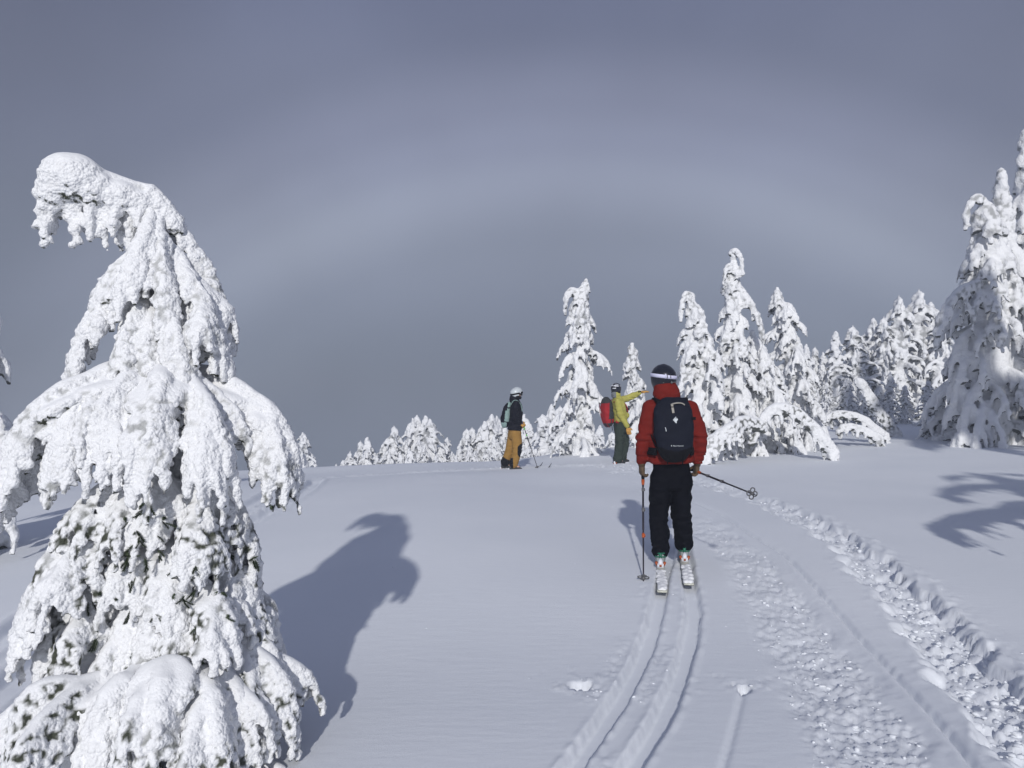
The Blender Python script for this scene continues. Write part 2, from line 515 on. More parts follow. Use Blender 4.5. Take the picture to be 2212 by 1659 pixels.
SKI_L, PL_ = line_f([gp(*p) for p in [(1430, 1262), (1412, 1330), (1385, 1400), (1350, 1470), (1300, 1550), (1245, 1630), (1222, 1659)]])
SKI_R, PR_ = line_f([gp(*p) for p in [(1492, 1255), (1499, 1310), (1488, 1370), (1464, 1450), (1428, 1540), (1378, 1620), (1350, 1659)]])
GROOVE, PG_ = line_f([gp(*p) for p in [(1480, 1070), (1560, 1110), (1640, 1165), (1700, 1200), (1760, 1260), (1850, 1350), (1930, 1430), (2000, 1510), (2060, 1580), (2112, 1659)]])
TR_R, _ = line_f([gp(*p) for p in [(1420, 1000), (1560, 1034), (1640, 1064), (1750, 1108), (1850, 1163), (1950, 1233), (2050, 1308), (2130, 1388), (2212, 1470), (2330, 1600)]])
TR_L, _ = line_f([gp(*p) for p in [(1360, 1004), (1520, 1040), (1610, 1074), (1720, 1135), (1800, 1185), (1870, 1258), (1930, 1320), (1985, 1400), (2055, 1490), (2160, 1620)]])
DRAG, PD_ = line_f([gp(*p) for p in [(1606, 1470), (1592, 1530), (1575, 1600), (1558, 1659)]])
CREST, PC_ = line_f([(2.4, 17.6), (1.2, 17.9), (0.0, 17.9), (-1.6, 17.8), (-3.0, 17.5), (-3.9, 16.8), (-4.5, 15.9)], flip=True)
CURVE, _ = line_f([(-4.4, 16.3), (-4.05, 14.7), (-3.75, 12.8), (-3.68, 11.3), (-3.78, 9.0), (-3.95, 7.2), (-3.75, 5.9), (-3.5, 4.5), (-3.3, 3.0), (-3.2, 0.0)])
HOLES = [gp(1255, 1462), gp(1605, 1468)]

def snow_h(x, y, want_rough=False):
    shp = x.shape
    x = x.ravel(); y = y.ravel()
    h = base_h(x, y)
    P = xy0(x, y)
    near = (y > 1.5) & (y < 24) & (np.abs(x) < 12)
    idx = np.where(near)[0]
    X, Y = x[idx], y[idx]; PP = P[idx]
    H = np.zeros(len(idx))
    rough = np.zeros(len(idx))          # crumbled snow mask
    # the red skier's two tracks
    ends = sstep(8.9, 8.3, Y)
    for f, w in ((SKI_L, 0.060), (SKI_R, 0.062)):
        d = X - f(Y)
        wv = w + 0.006 * vnoise(np.stack([Y * 0 + w, Y, Y * 0], 1), 0.25, 4)
        prof = 1 - sstep(wv * 0.82, wv * 1.08, np.abs(d) + 0.004 * vnoise(PP, 0.035, 33))
        H -= 0.055 * prof * ends
        rim = np.exp(-((np.abs(d) - wv * 1.35) / 0.02) ** 2)
        H += 0.010 * rim * ends * (0.6 + 0.8 * vnoise(PP, 0.07, 31).clip(-0.7, 1))
        rough = np.maximum(rough, 0.42 * np.exp(-((d + 0.14) / 0.09) ** 2) * ends * sstep(-0.15, 0.5, vnoise(PP, 0.5, 77)))
    # older track: single sharp groove beside a shallow dragged band
    g = X - GROOVE(Y)
    fade = sstep(12.5, 10.0, Y)
    g = g + 0.008 * vnoise(PP, 0.06, 14)
    H -= 0.062 * np.exp(-(g / 0.026) ** 2) * fade + 0.012 * np.exp(-((g - 0.05) / 0.05) ** 2) * fade
    H += 0.014 * np.exp(-((g + 0.07) / 0.04) ** 2) * fade
    bw = 0.80 - 0.02 * Y
    band = sstep(-bw - 0.10, -bw + 0.08, g + 0.05 * vnoise(PP, 0.3, 12)) * sstep(-0.12, -0.24, g + 0.05 * vnoise(PP, 0.25, 13)) * sstep(11.5, 8.5, Y)
    H -= 0.022 * band
    rough = np.maximum(rough, 0.60 * band)
    # flat shoulder between groove and trench carries fresh spill near the bottom
    spill = sstep(0.10, 0.28, g) * sstep(5.4, 4.5, Y + 0.35 * vnoise(PP, 0.6, 15)) * sstep(0.75, 0.45, g)
    rough = np.maximum(rough, 0.5 * spill)
    # the trench of the skin track
    xl, xr = TR_L(Y), TR_R(Y)
    edge_n = 0.08 * vnoise(PP, 0.22, 41) + 0.05 * vnoise(PP, 0.09, 42) + 0.02 * vnoise(PP, 0.04, 43)
    tin = sstep(-0.06, 0.12, X - xl + edge_n) * sstep(-0.015, 0.045, xr - X + edge_n * 0.8)
    dep = np.interp(Y, [2, 5, 8, 12, 17, 19], [0.085, 0.095, 0.085, 0.065, 0.04, 0.0])
    H -= dep * tin
    H += 0.016 * np.exp(-((X - xr - 0.07 + edge_n) / 0.06) ** 2) * sstep(19, 15, Y)
    H += 0.008 * np.exp(-((X - xl + 0.03 + edge_n) / 0.05) ** 2) * sstep(19, 15, Y)
    rough = np.maximum(rough, tin * sstep(19.5, 17, Y))
    rough = np.maximum(rough, 0.25 * np.exp(-((X - xr - 0.15) / 0.12) ** 2) * sstep(19, 15, Y))
    # trampled snow where the yellow skier came through
    tr = 1 - sstep(0.55, 1.25, np.hypot((X - 2.75) / 1.0, (Y - 16.8) / 1.7) + 0.3 * vnoise(PP, 0.5, 51))
    rough = np.maximum(rough, tr)
    tr2 = 1 - sstep(0.5, 1.2, np.hypot((X - 2.55) / 0.75, (Y - 13.6) / 1.6) + 0.3 * vnoise(PP, 0.4, 52))
    rough = np.maximum(rough, 0.40 * tr2)
    # the track along the crest to the left skier and its curve down on the left
    c = (Y - CREST(X))
    cm = np.exp(-(c / 0.30) ** 2) * sstep(-4.7, -4.0, X) * sstep(2.6, 1.6, X)
    H += 0.03 * cm
    rough = np.maximum(rough, 0.8 * cm)
    c2 = X - CURVE(Y)
    for off in (-0.28, 0.28):
        H -= 0.07 * (1 - sstep(0.08, 0.15, np.abs(c2 - off))) * sstep(16.2, 15, Y)
        H += 0.025 * np.exp(-((np.abs(c2 - off) - 0.19) / 0.05) ** 2) * sstep(16.2, 15, Y)
    rough = np.maximum(rough, 0.55 * np.exp(-((c2 - 0.1) / 0.45) ** 2) * sstep(16.5, 15.5, Y) * sstep(0.1, 0.6, 0.5 + vnoise(PP, 0.9, 53)))
    # pole holes and the line a pole dragged
    for hx, hy in HOLES:
        d = np.hypot((X - hx) / 0.055, (Y - hy) / 0.075) + 0.45 * vnoise(PP, 0.045, 63) + 0.25 * vnoise(PP, 0.02, 64)
        H -= 0.085 * (1 - sstep(0.55, 1.0, d))
        H += 0.022 * (0.6 - worley(PP, 0.04, 65)) * np.exp(-((d - 1.5) / 0.5) ** 2) * (Y > hy - 0.03)
        dd = np.hypot((X - hx) / 0.34, (Y - hy - 0.12) / 0.22)
        rough = np.maximum(rough, 0.45 * (1 - sstep(0.4, 1.2, dd + 0.5 * vnoise(PP, 0.12, 61))) * sstep(-0.1, 0.35, vnoise(PP, 0.09, 62)))
    d = X - DRAG(Y)
    H -= 0.014 * np.exp(-(d / 0.018) ** 2) * sstep(HOLES[1][1], HOLES[1][1] - 0.15, Y)
    # crumbs: rounded lumps where the snow was broken
    k = np.where(rough > 0.01)[0]
    if len(k):
        big, cid = worley(PP[k], 0.085, 71, True); mid = worley(PP[k] + np.array([0, 0, 0.3]), 0.042, 72); sm = worley(PP[k], 0.021, 73)
        rr = rough[k]
        lum = 0.058 * (0.62 - big).clip(-0.15, 1) * sstep(0.45, 1.0, rr) + 0.034 * (0.6 - mid) * sstep(0.1, 0.7, rr) + 0.016 * (0.6 - sm) * sstep(0.0, 0.5, rr)
        lum += 0.02 * vnoise(PP[k], 0.22, 74) * rr + 0.045 * (cid - 0.55) * sstep(0.5, 1.0, rr) * sstep(0.75, 0.45, big) * (0.4 + 0.6 * sstep(-0.3, 0.3, vnoise(PP[k], 0.5, 75)))
        H[k] += lum
    h[idx] += H
    if want_rough:
        rf = np.zeros(len(h)); rf[idx] = rough
        return h.reshape(shp), rf.reshape(shp)
    return h.reshape(shp)

def build_ground():
    ys = [-70, -50, -35, -24, -16, -10, -6, -3, -1, 0.5, 1.4]
    y = 2.0
    while y < 24:
        ys.append(y); y *= 1.0058
    while y < 120:
        ys.append(y); y *= 1.035
    ys = np.array(ys)
    nx = 860
    u = np.linspace(-1, 1, nx)
    w = 2.4 + 0.74 * np.clip(ys, 0, None)
    # inside: even spacing over what lies ahead; outside: a few wide strips
    X = u[None] * w[:, None]
    out = np.array([1.15, 1.4, 1.8, 2.5, 4, 7])
    wide = np.clip(w, 8, 16)
    right = w[:, None] + wide[:, None] * (out[None] - 1)
    X = np.concatenate([-right[:, ::-1], X, right], 1)
    Y = np.repeat(ys[:, None], X.shape[1], 1)
    Z = snow_h(X, Y)
    V = np.stack([X, Y, Z], -1).reshape(-1, 3)
    ny, nxx = X.shape
    i = np.arange(ny - 1)[:, None] * nxx + np.arange(nxx - 1)[None]
    Q = np.stack([i, i + 1, i + 1 + nxx, i + nxx], -1).reshape(-1, 4)
    o = link('snow_ground', mk_mesh('snow_ground', V, Q), M_GROUND)
    tag(o, 'smooth wind-packed snow field crossed by ski tracks', kind='structure')
    return o

def gz(x, y):
    return float(snow_h(np.array([[float(x)]]), np.array([[float(y)]]))[0, 0])
def bz(x, y):
    return float(base_h(np.array([float(x)]), np.array([float(y)]))[0])

build_ground()

# ------------------------------------------------------------------ snow-laden trees
class Boughs:
    q6 = np.linspace(0, 1, 6); q4 = np.linspace(0, 1, 4)
    def __init__(s): s.soup = Soup(); s.P6 = []; s.R6 = []; s.P4 = []; s.R4 = []
    def flush(s):
        if s.P6: s.soup.tubes(np.array(s.P6), np.array(s.R6), 6)
        if s.P4: s.soup.tubes(np.array(s.P4), np.array(s.R4), 5)
        s.P6 = []; s.R6 = []; s.P4 = []; s.R4 = []
        return s.soup.arrays()
    def frond(s, p, d, L, f0, f1, rng, ntw, droop=0.85, twl=0.36):
        q = s.q6
        d = d / (np.linalg.norm(d) + 1e-9)
        path = p + d * (L * 0.8 * (q - 0.42 * q * q))[:, None] + np.array([0, 0, -1.0]) * (L * droop * q ** 1.7)[:, None]
        path[1:] += rng.normal(0, 0.16 * f0, (5, 3))
        rad = (f0 + (f1 - f0) * q) * rng.uniform(0.8, 1.2, 6)
        s.P6.append(path); s.R6.append(rad)
        for j in range(ntw):
            a = rng.uniform(0.25, 0.95); i = min(int(a * 5), 4); pp = path[i] + (path[i + 1] - path[i]) * (a * 5 - i)
            tg = path[i + 1] - path[i]; tg /= np.linalg.norm(tg) + 1e-9
            sd = np.array([-d[1], d[0], 0.0]) * (1 if j % 2 else -1) * rng.uniform(0.5, 1.0) + d * rng.uniform(-0.1, 0.6)
            l2 = L * twl * rng.uniform(0.6, 1.2) * (1.1 - 0.4 * a)
            u = s.q4
            s.P4.append(pp + (tg * 0.45 + sd * 0.75) * (l2 * (u - 0.35 * u * u))[:, None] + np.array([0, 0, -1.0]) * (l2 * 0.7 * u ** 1.7)[:, None])
            s.R4.append((f0 * 0.62 + (f1 * 0.75 - f0 * 0.62) * u) * rng.uniform(0.8, 1.2, 4))
    def pillow(s, c, r, tilt=(0, 0, 0)):
        s.soup.ball(c, r, 22, 12, rot_xyz(*tilt))
    def bough(s, pts, r0, r1, rng, nfr, flen, f0, f1, ntw=3, spread=0.9, droop=0.85, cap=0.55, n=12, fan=0):
        S = catmull(pts, n); t = np.linspace(0, 1, n)
        rad = (r0 + (r1 - r0) * t) * rng.uniform(0.88, 1.12, n)
        s.soup.tubes(S, rad, 9)
        if cap: s.soup.tubes(S + np.array([0, 0, 1.0]) * (rad * cap)[:, None], rad * 0.86, 9)
        tg = np.gradient(S, axis=0); tg /= np.linalg.norm(tg, axis=1, keepdims=True) + 1e-9
        for i in range(nfr):
            a = 0.12 + 0.88 * (i + rng.uniform(0.1, 0.9)) / nfr
            k = a * (n - 1); j = min(int(k), n - 2); p = S[j] + (S[j + 1] - S[j]) * (k - j); T = tg[j]
            h = np.array([T[1], -T[0], 0.0]); hn = np.linalg.norm(h)
            if hn < 0.25:
                an = rng.uniform(0, 6.28); h = np.array([math.cos(an), math.sin(an), 0.0])
            else: h = h / hn
            sg = 1 if i % 2 else -1
            d = T * rng.uniform(0.25, 0.9) + h * sg * rng.uniform(0.45, 1.0) * spread
            s.frond(p - np.array([0, 0, r1 * 0.2]), d, flen * rng.uniform(0.6, 1.25) * (1.1 - 0.35 * a), f0, f1, rng, ntw, droop)
        s.frond(S[-1], tg[-1], flen * 0.8, f0, f1, rng, ntw, droop)
        if fan > 0:     # side boughs that spread the snow into a fan
            Lb = np.linalg.norm(np.diff(S, axis=0), axis=1).sum()
            for q in range(2 * fan):
                a = 0.18 + 0.5 * (q + rng.uniform(0, .8)) / (2 * fan)
                j = int(a * (n - 1)); p = S[j]; T = (S[min(j + 2, n - 1)] - p); T /= np.linalg.norm(T) + 1e-9
                h = np.array([T[1], -T[0], 0.0]); hn = np.linalg.norm(h)
                h = h / hn if hn > 0.2 else np.array([1.0, 0, 0])
                sg = 1 if q % 2 else -1
                L = Lb * (1 - a) * rng.uniform(.42, .68)
                D = T * rng.uniform(.75, 1.0) + h * sg * rng.uniform(.4, .75); D /= np.linalg.norm(D)
                u = np.array([0, .35, .7, 1.0])
                pp = p + D * (L * u)[:, None] + np.array([0, 0, -1.0]) * (L * .30 * u ** 2)[:, None]
                rr = r0 + (r1 - r0) * a
                s.bough(pp, rr * .82, r1 * .85, rng, max(4, int(nfr * .55)), flen * .95, f0, f1, ntw, spread, droop, cap, max(6, n - 4))

def rime(V, Q, seed, a1, s1, a2, s2, big=0.0, bs=0.3, sm=1):
    V = laplace(V, Q, sm)
    N = vnormals(V, Q)
    side = 0.07 + 0.93 * (1 - sstep(0.36, 0.80, N[:, 2]))
    F = worley(V, s1, seed)
    d = a1 * (0.55 - F) * side
    if a2: d = d + a2 * (0.55 - worley(V, s2, seed + 5)) * side
    if big: d = d + big * vnoise(V, bs, seed + 9)
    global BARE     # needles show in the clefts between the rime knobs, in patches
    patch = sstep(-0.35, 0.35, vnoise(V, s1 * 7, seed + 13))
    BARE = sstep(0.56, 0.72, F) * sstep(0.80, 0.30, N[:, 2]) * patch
    return V + N * d[:, None]
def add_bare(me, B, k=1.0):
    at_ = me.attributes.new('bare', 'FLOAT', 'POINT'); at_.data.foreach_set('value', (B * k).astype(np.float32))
    return me

def trunk_mesh(name, pts, r0, r1):
    S = Soup(); C = catmull(pts, 14)
    S.tubes(C, np.linspace(r0, r1, 14), 10)
    return S.mesh(name)

# --- the near tree on the left, its boughs each a mesh of its own
def near_tree():
    base = at(172, 800, 3.95)
    base[2] = bz(base[0], base[1]) - 0.05
    root = empty('snowy_tree', base)
    tag(root, 'large bent-over tree caked in snow filling the left foreground', 'tree', 'snow-caked trees')
    def loc(p): return np.array(p) - base
    tp = [(174, 810, 3.95), (172, 700, 3.95), (170, 560, 3.95), (166, 440, 3.96), (158, 340, 3.96), (154, 270, 3.96), (160, 225, 3.95), (145, 200, 3.92), (118, 190, 3.88)]
    tpw = [loc(at(*p)) for p in tp]; tpw[0][2] = -0.2
    link('trunk', trunk_mesh('trunk', tpw, 0.055, 0.015), M_BARK, root)
    f = dict(f0=0.029, f1=0.016)
    SPEC = [
     # pts, r0, r1, fronds, frond length
     ([(176, 228, 3.95), (152, 200, 3.92), (122, 191, 3.88), (97, 178, 3.84), (72, 172, 3.8), (52, 184, 3.78), (45, 212, 3.77)], .072, .042, 15, .17),
     ([(148, 205, 3.93), (172, 222, 3.97), (195, 250, 4.0), (214, 280, 4.0), (226, 312, 3.99), (229, 345, 3.97), (229, 372, 3.96)], .052, .026, 14, .13),
     ([(152, 208, 3.93), (146, 235, 3.80), (132, 262, 3.72), (118, 290, 3.68)], .062, .036, 10, .15),
     ([(156, 212, 3.93), (160, 250, 3.80), (165, 285, 3.73), (170, 318, 3.70)], .060, .034, 9, .15),
     ([(158, 235, 3.95), (186, 268, 3.88), (203, 300, 3.85), (212, 335, 3.84)], .050, .030, 10, .14),
     ([(150, 285, 3.95), (126, 290, 3.80), (100, 306, 3.72), (82, 332, 3.68), (72, 362, 3.66)], .060, .034, 13, .19),
     ([(152, 292, 3.95), (138, 312, 3.74), (124, 338, 3.64), (116, 362, 3.60)], .055, .034, 9, .17),
     ([(160, 290, 3.95), (172, 320, 3.72), (180, 352, 3.64), (184, 380, 3.6)], .055, .034, 9, .17),
     ([(162, 285, 3.95), (196, 306, 3.86), (218, 335, 3.83), (227, 365, 3.82)], .05, .03, 11, .15),
     ([(160, 364, 3.95), (126, 374, 3.75), (92, 384, 3.60), (58, 398, 3.50), (30, 420, 3.45), (12, 448, 3.43), (5, 470, 3.42)], .072, .044, 20, .26),
     ([(156, 368, 3.93), (130, 384, 3.60), (106, 408, 3.46), (92, 440, 3.40)], .075, .042, 13, .25),
     ([(140, 374, 3.93), (100, 396, 3.58), (70, 422, 3.44), (56, 450, 3.40)], .062, .040, 12, .24),
     ([(166, 364, 3.93), (161, 386, 3.56), (155, 420, 3.42), (150, 462, 3.35)], .078, .036, 13, .24),
     ([(172, 366, 3.93), (196, 392, 3.62), (214, 426, 3.50), (221, 462, 3.46)], .070, .036, 13, .24),
     ([(180, 370, 3.95), (214, 382, 3.86), (248, 397, 3.81), (272, 417, 3.79), (288, 444, 3.78), (294, 466, 3.78)], .066, .044, 18, .22),
     ([(182, 372, 3.97), (225, 392, 4.05), (258, 420, 4.1), (276, 455, 4.12)], .06, .04, 12, .22),
     ([(165, 440, 3.93), (130, 470, 3.66), (95, 497, 3.52), (66, 520, 3.47)], .058, .034, 12, .22),
     ([(168, 440, 3.93), (155, 480, 3.60), (140, 515, 3.48)], .055, .032, 11, .22),
     ([(172, 445, 3.93), (192, 480, 3.65), (206, 515, 3.54), (212, 545, 3.5)], .055, .030, 12, .20),
     ([(176, 450, 3.95), (215, 475, 3.82), (240, 510, 3.77), (250, 545, 3.76)], .050, .032, 12, .19),
     ([(165, 510, 3.93), (118, 522, 3.66), (78, 536, 3.52), (50, 560, 3.45), (34, 592, 3.42), (26, 620, 3.42)], .066, .036, 17, .23),
     ([(168, 520, 3.93), (135, 545, 3.60), (112, 572, 3.48)], .055, .034, 11, .22),
     ([(170, 520, 3.93), (172, 552, 3.58), (170, 590, 3.46)], .055, .034, 11, .22),
     ([(176, 515, 3.95), (212, 535, 3.82), (238, 562, 3.77), (252, 596, 3.76)], .056, .034, 14, .20),
     ([(176, 580, 3.93), (198, 592, 3.62), (216, 604, 3.50), (230, 625, 3.45)], .085, .050, 13, .17),
     ([(168, 585, 3.93), (128, 612, 3.64), (95, 645, 3.50), (68, 672, 3.44)], .066, .040, 14, .22),
     ([(170, 585, 3.93), (160, 610, 3.60), (148, 640, 3.48)], .060, .034, 10, .2),
     ([(178, 600, 3.95), (222, 622, 3.86), (252, 650, 3.80)], .055, .034, 10, .2),
     ([(180, 640, 3.93), (225, 648, 3.72), (262, 664, 3.64), (284, 690, 3.60), (292, 712, 3.60)], .075, .042, 16, .2),
     ([(182, 645, 3.93), (215, 668, 3.58), (242, 705, 3.45), (254, 740, 3.40)], .070, .040, 13, .22),
     ([(168, 655, 3.93), (115, 682, 3.46), (72, 692, 3.30), (38, 697, 3.22), (22, 714, 3.20), (16, 736, 3.2)], .078, .044, 20, .22),
     ([(168, 655, 3.93), (140, 678, 3.42), (112, 700, 3.24), (88, 735, 3.16)], .085, .05, 13, .22),
     ([(172, 655, 3.93), (168, 672, 3.42), (162, 698, 3.22), (156, 740, 3.12)], .105, .06, 13, .22),
     ([(176, 658, 3.93), (200, 682, 3.44), (214, 718, 3.28), (222, 760, 3.22)], .085, .05, 13, .22),
     ([(154, 245, 3.95), (124, 262, 3.82), (104, 288, 3.75), (92, 322, 3.72)], .056, .034, 12, .17),
     ([(158, 250, 3.95), (190, 278, 3.84), (210, 310, 3.80), (220, 345, 3.78)], .052, .032, 12, .16),
     ([(156, 300, 3.95), (150, 325, 3.72), (146, 355, 3.64)], .056, .034, 11, .17),
     ([(172, 590, 3.93), (112, 622, 3.62), (70, 648, 3.50), (48, 680, 3.46)], .062, .036, 15, .22),
     ([(178, 545, 3.95), (222, 572, 3.84), (254, 602, 3.78), (268, 636, 3.76)], .058, .034, 14, .2),
     ([(180, 590, 3.95), (228, 612, 3.80), (264, 642, 3.72), (282, 676, 3.70)], .060, .036, 14, .2),
     ([(172, 560, 3.93), (150, 585, 3.62), (128, 612, 3.52), (112, 640, 3.47)], .062, .036, 13, .22),
     ([(174, 570, 3.93), (185, 600, 3.58), (192, 635, 3.46)], .062, .036, 12, .22),
     ([(170, 600, 3.93), (132, 630, 3.56), (104, 662, 3.42), (85, 690, 3.36)], .066, .038, 14, .22),
     ([(172, 610, 3.93), (170, 640, 3.52), (164, 668, 3.42)], .062, .036, 11, .2),
     ([(176, 610, 3.93), (205, 640, 3.6), (225, 672, 3.48)], .062, .036, 12, .2),
     ([(168, 540, 3.93), (100, 575, 3.62), (62, 610, 3.52), (45, 640, 3.5)], .058, .034, 13, .22),
     ([(176, 720, 3.93), (215, 750, 3.5), (245, 790, 3.35), (258, 820, 3.3)], .08, .05, 12, .22),
     ([(176, 720, 3.93), (130, 750, 3.4), (100, 790, 3.2), (80, 830, 3.15)], .08, .05, 12, .22),
     ([(180, 720, 3.95), (240, 740, 3.8), (275, 765, 3.75), (295, 800, 3.72)], .07, .04, 14, .22),
    ]
    rng = np.random.default_rng(7)
    # the far side of the crown, which the lens hardly sees
    for k in range(16):
        h = 0.25 + 2.15 * (k + 0.5) / 16
        a = rng.uniform(0.15, math.pi - 0.15)
        tx = loc(at(168 if h < 1.3 else 160, 800 - 150 * h, 3.96))
        L = (0.66 - 0.17 * h) * rng.uniform(0.8, 1.1)
        p0 = np.array([0.0 + (tx[0] if h > 1.2 else 0), 0.0, h]); d = np.array([math.cos(a), math.sin(a), 0])
        pts = [p0, p0 + d * L * 0.45 + np.array([0, 0, -0.03]), p0 + d * L * 0.85 + np.array([0, 0, -0.18]), p0 + d * L + np.array([0, 0, -0.4])]
        SPEC.append((pts, .065, .04, 11, .22))
    PILLOW = {9: [(105, 394, 3.62, (.22, .17, .055), (0, -.22, 0)), (60, 412, 3.50, (.15, .12, .05), (0, -.5, 0))], 12: [(160, 392, 3.58, (.15, .2, .06), (.5, 0, 0))],
              14: [(222, 398, 3.82, (.19, .14, .05), (0, .22, 0)), (266, 424, 3.79, (.11, .11, .05), (0, .5, 0))], 5: [(118, 300, 3.76, (.12, .1, .04), (0, -.3, 0))],
              20: [(95, 540, 3.58, (.16, .13, .045), (0, -.3, 0))], 24: [(212, 614, 3.50, (.10, .11, .085), (.3, .2, 0))], 28: [(255, 668, 3.66, (.13, .11, .05), (0, .3, 0))],
              30: [(80, 702, 3.32, (.20, .15, .055), (0, -.08, 0)), (120, 692, 3.36, (.18, .2, .06), (.3, -.1, 0))], 32: [(160, 692, 3.26, (.15, .16, .07), (.85, 0, 0)), (150, 712, 3.22, (.10, .12, .06), (.9, 0, 0))], 33: [(200, 692, 3.4, (.13, .18, .06), (.4, .3, 0))]}
    tot = 0; NFRONT = len(SPEC) - 16
    for i, (pts, r0, r1, nf, fl) in enumerate(SPEC):
        P = [loc(at(*p)) if isinstance(p, tuple) else p for p in pts]
        B = Boughs()
        slim = .66 if (1 <= i <= 8 or 16 <= i <= 27 or 34 <= i <= 45) else .84
        B.bough(P, r0 * slim, r1 * slim, rng, int(nf * 1.6), fl * (1.1 if slim < .7 else 1.0), f['f0'], f['f1'], ntw=5, spread=1.15, fan=(1 if (i >= 9 and i not in (15, 19)) else 0))
        if i == 0:      # the snow dome on the bowed leader
            B.soup.ball(loc(at(73, 180, 3.80)), (0.155, 0.14, 0.135), 20, 12)
            B.soup.ball(loc(at(58, 192, 3.79)), (0.10, 0.10, 0.12), 16, 10)
            B.soup.ball(loc(at(92, 190, 3.82)), (0.12, 0.11, 0.10), 16, 10)
            B.soup.ball(loc(at(118, 198, 3.86)), (0.12, 0.10, 0.085), 16, 10)
            B.soup.ball(loc(at(138, 204, 3.90)), (0.09, 0.09, 0.08), 16, 10)
            for (qx, qy, qe, w) in [(41, 190, 228, .9), (46, 194, 236, 1), (53, 200, 233, .85), (50, 194, 214, 1), (62, 203, 214, .8), (71, 203, 231, .9), (77, 203, 241, .9), (84, 205, 227, .8), (89, 208, 240, .75), (99, 208, 232, .75), (105, 210, 244, .75), (114, 212, 232, .8), (120, 212, 244, .8), (129, 212, 254, .85), (137, 214, 260, .9)]:
                z = 3.80 + (qx - 72) * .0012 + rng.uniform(-.05, .04)
                P = np.array([loc(at(qx + rng.uniform(-1.2, 1.2), qy + (qe - qy) * k / 5, z)) for k in range(6)])
                B.P6.append(P); B.R6.append(np.array([.036, .033, .029, .027, .024, .017]) * w * rng.uniform(.8, 1.2, 6))
                for k in range(5):
                    c = P[rng.integers(1, 6)]; an = rng.uniform(0, 6.28); e_ = c + np.array([math.cos(an) * .03, math.sin(an) * .03, -.03])
                    B.P4.append(np.linspace(c, e_, 4)); B.R4.append(np.array([.022, .02, .017, .013]) * w)
        for (ppx, ppy, pd, pr_, pt) in PILLOW.get(i, []):
            B.pillow(loc(at(ppx, ppy, pd)), pr_, pt)
        V, Q = remesh(*B.flush(), 0.0115 if i < NFRONT else 0.022)
        V = rime(V, Q, 100 + i, 0.022, 0.036, 0.011, 0.019, 0.007, 0.10)
        wz = 0.42 + 1.0 * np.exp(-((V[:, 2] - 0.75) / 0.55) ** 2)
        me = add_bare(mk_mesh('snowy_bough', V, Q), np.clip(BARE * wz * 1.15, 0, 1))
        link('snowy_bough', me, M_RIME_NEAR, root)
        tot += len(Q)
    # packed snow round the stem, so that the boughs grow out of something
    S = Soup()
    C = catmull([loc(at(*p)) for p in tp[:6]], 16); C[0, 2] = -0.1
    S.tubes(C, np.interp(np.linspace(0, 1, 16), [0, .3, .6, 1], [.26, .20, .14, .07]), 14)
    V, Q = remesh(*S.arrays(), 0.016)
    V = rime(V, Q, 55, 0.035, 0.06, 0.014, 0.028, 0.03, 0.2)
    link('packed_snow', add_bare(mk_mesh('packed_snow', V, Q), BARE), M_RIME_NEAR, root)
    # dark sprigs of needles poking out
    S = Soup(); g = np.random.default_rng(3)
    S.tubes(np.array([[0, 0, 0], [0.01, 0, -0.035], [0.012, 0.002, -0.075]]), np.array([.0022, .0018, .001]), 5)
    Vs, Ts = [], []
    for j in range(60):
        z = -0.004 - 0.072 * j / 60; a = j * 2.4; L = 0.026 * g.uniform(.8, 1.2) * (1 - 0.35 * j / 60)
        c = np.array([0.012 * min(1, -z / .04), 0, z]); d = np.array([math.cos(a), math.sin(a), -0.75]); d /= np.linalg.norm(d)
        w = np.cross(d, [0, 0, 1.0]); w = w / np.linalg.norm(w) * 0.0030
        Vs += [c - w, c + w, c + d * L]; Ts.append((3 * j, 3 * j + 1, 3 * j + 2))
    S.add(Vs, None, Ts)
    sp = S.mesh('needle_sprig')
    spots = [(147, 503, 3.33), (146, 515, 3.33), (143, 510, 3.36), (122, 526, 3.50), (118, 530, 3.50), (104, 524, 3.5), (135, 532, 3.42), (139, 540, 3.42), (133, 545, 3.42), (128, 552, 3.42),
             (98, 550, 3.44), (60, 552, 3.46), (132, 580, 3.42), (100, 590, 3.45), (92, 600, 3.44), (112, 596, 3.45), (172, 596, 3.42), (182, 598, 3.42), (136, 655, 3.42), (140, 650, 3.42),
             (205, 648, 3.42), (212, 655, 3.42), (197, 662, 3.40), (255, 560, 3.72), (258, 640, 3.72), (262, 648, 3.72), (185, 690, 3.3), (280, 500, 3.74), (272, 506, 3.74), (286, 492, 3.74), (196, 590, 3.42), (230, 558, 3.7)]
    spots += [(g.uniform(60, 235), g.uniform(505, 660), g.uniform(3.40, 3.5)) for _ in range(26)]
    spots += [(p[0] + g.uniform(-4, 4), p[1] + g.uniform(-4, 4), p[2] + g.uniform(-.01, .02)) for p in spots for _ in range(2)]
    for k, p in enumerate(spots):
        o = link('needle_sprig', sp, M_NEEDLE, root, loc(at(*p)))
        o.rotation_euler = (g.uniform(-1.1, 1.1), g.uniform(-1.1, 1.1), g.uniform(0, 6.28)); s_ = g.uniform(.45, .85); o.scale = (s_, s_, s_)
    return tot

